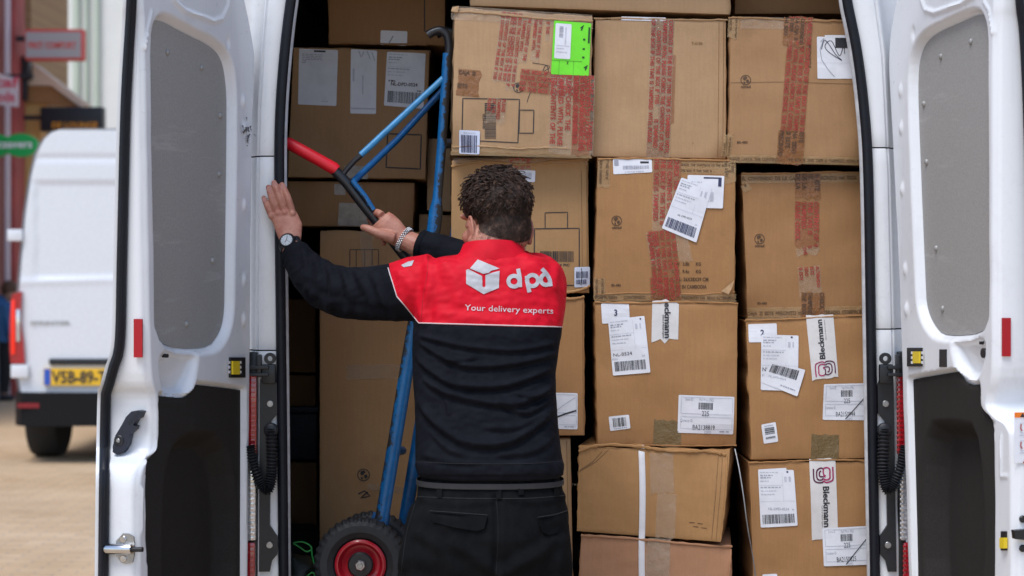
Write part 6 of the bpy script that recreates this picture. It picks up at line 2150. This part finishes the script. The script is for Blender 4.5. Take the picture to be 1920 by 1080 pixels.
# shoes
for ax_ in (795, 1018):
    m = MB(); c = W(ax_, 1680, 4.94)
    m.loft([[Vector((c.x + math.cos(a) * .048 * k, 4.93 + .035 + math.sin(a) * .145 * k, z)) for a in [6.28318 * j / 28 for j in range(28)]] for z, k in ((.002, .96), (.025, 1.0), (.03, .95), (.06, .9), (.09, .62), (.11, .5))])
    m.obj('shoe', INK, man)

# hair --------------------------------------------------------------
HAIR = node_mat('dark_brown_hair', (.022, .012, .009), .6, spec=.25)
t = NT(HAIR)
g_ = t.noise(70, 3)
t.col(t.ramp(g_, [(.3, (.012, .007, .005)), (.55, (.040, .022, .015)), (.75, (.13, .075, .05))]))
STUB = node_mat('cropped_hair', (.035, .02, .015), .6, spec=.3)
m = MB()
rh = random.Random(11)
SKIN2 = None
BVB = BVHTree.FromPolygons([q.co + o0 for q in body.data.vertices], [tuple(p.vertices) for p in body.data.polygons])
HO = Vector((0, -.005, -.005))
def shell_pt(th, ph, k=0.0):
    """a point k metres above the skin; th: around (0 = his forehead, pi = back), ph: up from the ear line"""
    d = Vector((math.sin(th) * math.cos(ph), math.cos(th) * math.cos(ph), math.sin(ph)))
    c = HC + HM @ HO
    h = BVB.ray_cast(c, HM @ d)
    L = h[3] if h[0] is not None else .1
    if abs(abs(((th + math.pi) % 6.28318) - math.pi) - 1.45) < .30 and ph < .2:
        L = min(L, .079)
    return HO + d * (min(L, .118) + k), d
def hairline(th):
    back_ = (1 - math.cos(th)) / 2
    lo = .42 - 1.32 * back_ ** .7
    e = abs(abs(((th + math.pi) % 6.28318) - math.pi) - 1.45)          # above the ears
    return lo + (max(lo, .02) - lo) * float(1 - smooth(.15, .24, np.float64(e)))
# scalp cap, cropped at the sides and full on top
P = []
nzh = Noise(19, .03)
for i in range(61):
    th = 6.28318 * i / 60
    back_ = (1 - math.cos(th)) / 2
    lo_ = hairline(th)
    row = []
    for j in range(31):
        ph = lo_ + (1.5707 - lo_) * j / 30
        full = smooth(-.10, .45, np.float64(ph))
        q, d = shell_pt(th, ph, .0022 + .007 * float(full))
        q += d * (.004 * float(full) * float(nzh(q.x * 1.0 + q.y, q.z)))
        row.append(HC + HM @ q)
    P.append(row)
m.grid(P, 0)
hair = m.obj('hair', [HAIR], man, angle=80)
# curls
m = MB()
for k in range(1150):
    th = rh.uniform(0, 6.28318)
    back_ = (1 - math.cos(th)) / 2
    lo2 = .02 if back_ > .35 else .36
    ph = math.asin(lo2 + (.995 - lo2) * rh.random() ** .8)
    top_ = float(smooth(.05, .8, np.float64(ph)))
    q, d = shell_pt(th, ph, .003 + .005 * top_ + rh.uniform(-.002, .004))
    tx = Vector((rh.gauss(0, 1), rh.gauss(0, 1), rh.gauss(-.5, .7)))
    tx = (tx - d * tx.dot(d)).normalized()
    bx = d.cross(tx)
    R_ = rh.uniform(.004, .007) + .007 * top_ * rh.random()
    turns = rh.uniform(.5, 1.1)
    path = []
    lift_ = (rh.uniform(.0, .005) + .006 * rh.random() ** 3) * (.2 + top_)
    n_ = 10
    ln_ = rh.uniform(.010, .026)
    for i in range(n_):
        u = i / (n_ - 1)
        a = turns * 6.28318 * u
        off = tx * (R_ * math.sin(a) + u * ln_) + bx * (R_ * (1 - math.cos(a))) + d * (lift_ * math.sin(u * 2.6) - .002)
        path.append(HC + HM @ (q + off))
    side = rh.choice((-1, 1))
    for w_ in range(3):                              # three hairs to a lock
        o_ = bx * (w_ - 1) * .0013 * side + d * rh.uniform(-.0006, .0006)
        r0 = rh.uniform(.0006, .0011)
        m.tube([c_ + HM @ o_ for c_ in path], [r0 * (1 - .6 * (i / (n_ - 1)) ** 2) for i in range(n_)], n=4, caps=False)
m.obj('curl', HAIR, hair, fixn=False).__setitem__('kind', 'stuff')
# cropped hair at the nape and sides
m = MB()
for k in range(6800):
    th = rh.uniform(1.1, 6.28318 - 1.1)
    back_ = (1 - math.cos(th)) / 2
    lo_ = hairline(th)
    u = rh.random()
    ph = lo_ - .20 * rh.random() ** 2 + (.25 - lo_) * u
    full = float(smooth(-.10, .45, np.float64(ph)))
    q, d = shell_pt(th, ph, .002 + .007 * full)
    L_ = .003 + .006 * u
    tip = q + d * L_ * .7 + Vector((rh.gauss(0, .002), rh.gauss(0, .002), -L_ * .9))
    s_ = d.cross(Vector((0, 0, 1))).normalized() * .0006
    a, b, c = HC + HM @ (q - s_), HC + HM @ (q + s_), HC + HM @ tip
    m.add([a, b, c], [(0, 1, 2)])
o = m.obj('cropped_hair', HAIR, hair, fixn=False); o['kind'] = 'stuff'

# watch and bracelet -------------------------------------------------
ax_ = (W(532, 425, 5.285) - W(558, 484, 5.235)).normalized()
wc = W(544.5, 460, 5.262)
u_ = Vector((0, -1, 0)); u_ = (u_ - ax_ * u_.dot(ax_)).normalized(); s_ = ax_.cross(u_)
watch_face = wc + u_ * .0245
m = MB()
rg = []
for d_, k in ((-.010, .98), (-.010, 1.06), (.010, 1.06), (.010, .98)):
    rg.append([wc + ax_ * d_ + s_ * (math.cos(a) * .0290 * k) + u_ * (math.sin(a) * .0235 * k) for a in [6.28318 * j / 36 for j in range(36)]])
rg.append(rg[0])
m.loft(rg, caps=False)
watch = m.obj('watch', plain('black_watch_strap', (.010, .010, .013), .5, var=.2), man, angle=40)
m = MB(); m.disc(watch_face - u_ * .002, u_, .0215, .010, bev=.0025, n=32); m.disc(watch_face + s_ * .021 , s_, .003, .004); m.obj('watch_case', plain('dark_watch_case', (.02, .02, .022), .3, .8), watch)
m = MB(); m.disc(watch_face + u_ * .0075, u_, .0158, .0012, n=32); m.obj('dial', plain('watch_dial', (.42, .46, .50), .3, var=.1), watch)
m = MB()
for a, L_, wd in ((1.0, .011, .0016), (3.7, .008, .0018), (5.2, .012, .0008)):
    dd = s_ * math.cos(a) + ax_ * math.sin(a); pp_ = dd.cross(u_)
    c0 = watch_face + u_ * .0092
    m.add([c0 - pp_ * wd / 2, c0 + pp_ * wd / 2, c0 + dd * L_ + pp_ * wd / 2, c0 + dd * L_ - pp_ * wd / 2], [(0, 1, 2, 3)])
for k in range(12):
    a = k * .5236
    dd = s_ * math.cos(a) + ax_ * math.sin(a); pp_ = dd.cross(u_) * .0006
    c0 = watch_face + u_ * .0091
    m.add([c0 + dd * .0125 - pp_, c0 + dd * .0125 + pp_, c0 + dd * .0148 + pp_, c0 + dd * .0148 - pp_], [(0, 1, 2, 3)])
m.obj('watch_hands', INK, watch, flat=True, fixn=False)
bx_ = (W(735, 433, 5.362) - W(775, 457, 5.345)).normalized()
bc = W(758, 449, 5.3525)
u_ = Vector((0, -1, 0)); u_ = (u_ - bx_ * u_.dot(bx_)).normalized(); s_ = bx_.cross(u_)
m = MB()
for row in (-1, 0, 1):
    for k in range(30):
        a = 6.28318 * (k + .5 * (row % 2)) / 30
        c = bc + bx_ * row * .0042 + s_ * (math.cos(a) * .0335) + u_ * (math.sin(a) * .0265)
        m.ell(c, (.0030, .0030, .0030), seg=8, rings=6)
m.obj('bracelet', plain('silver_links', (.45, .45, .46), .28, 1, var=.2), man, fixn=False)
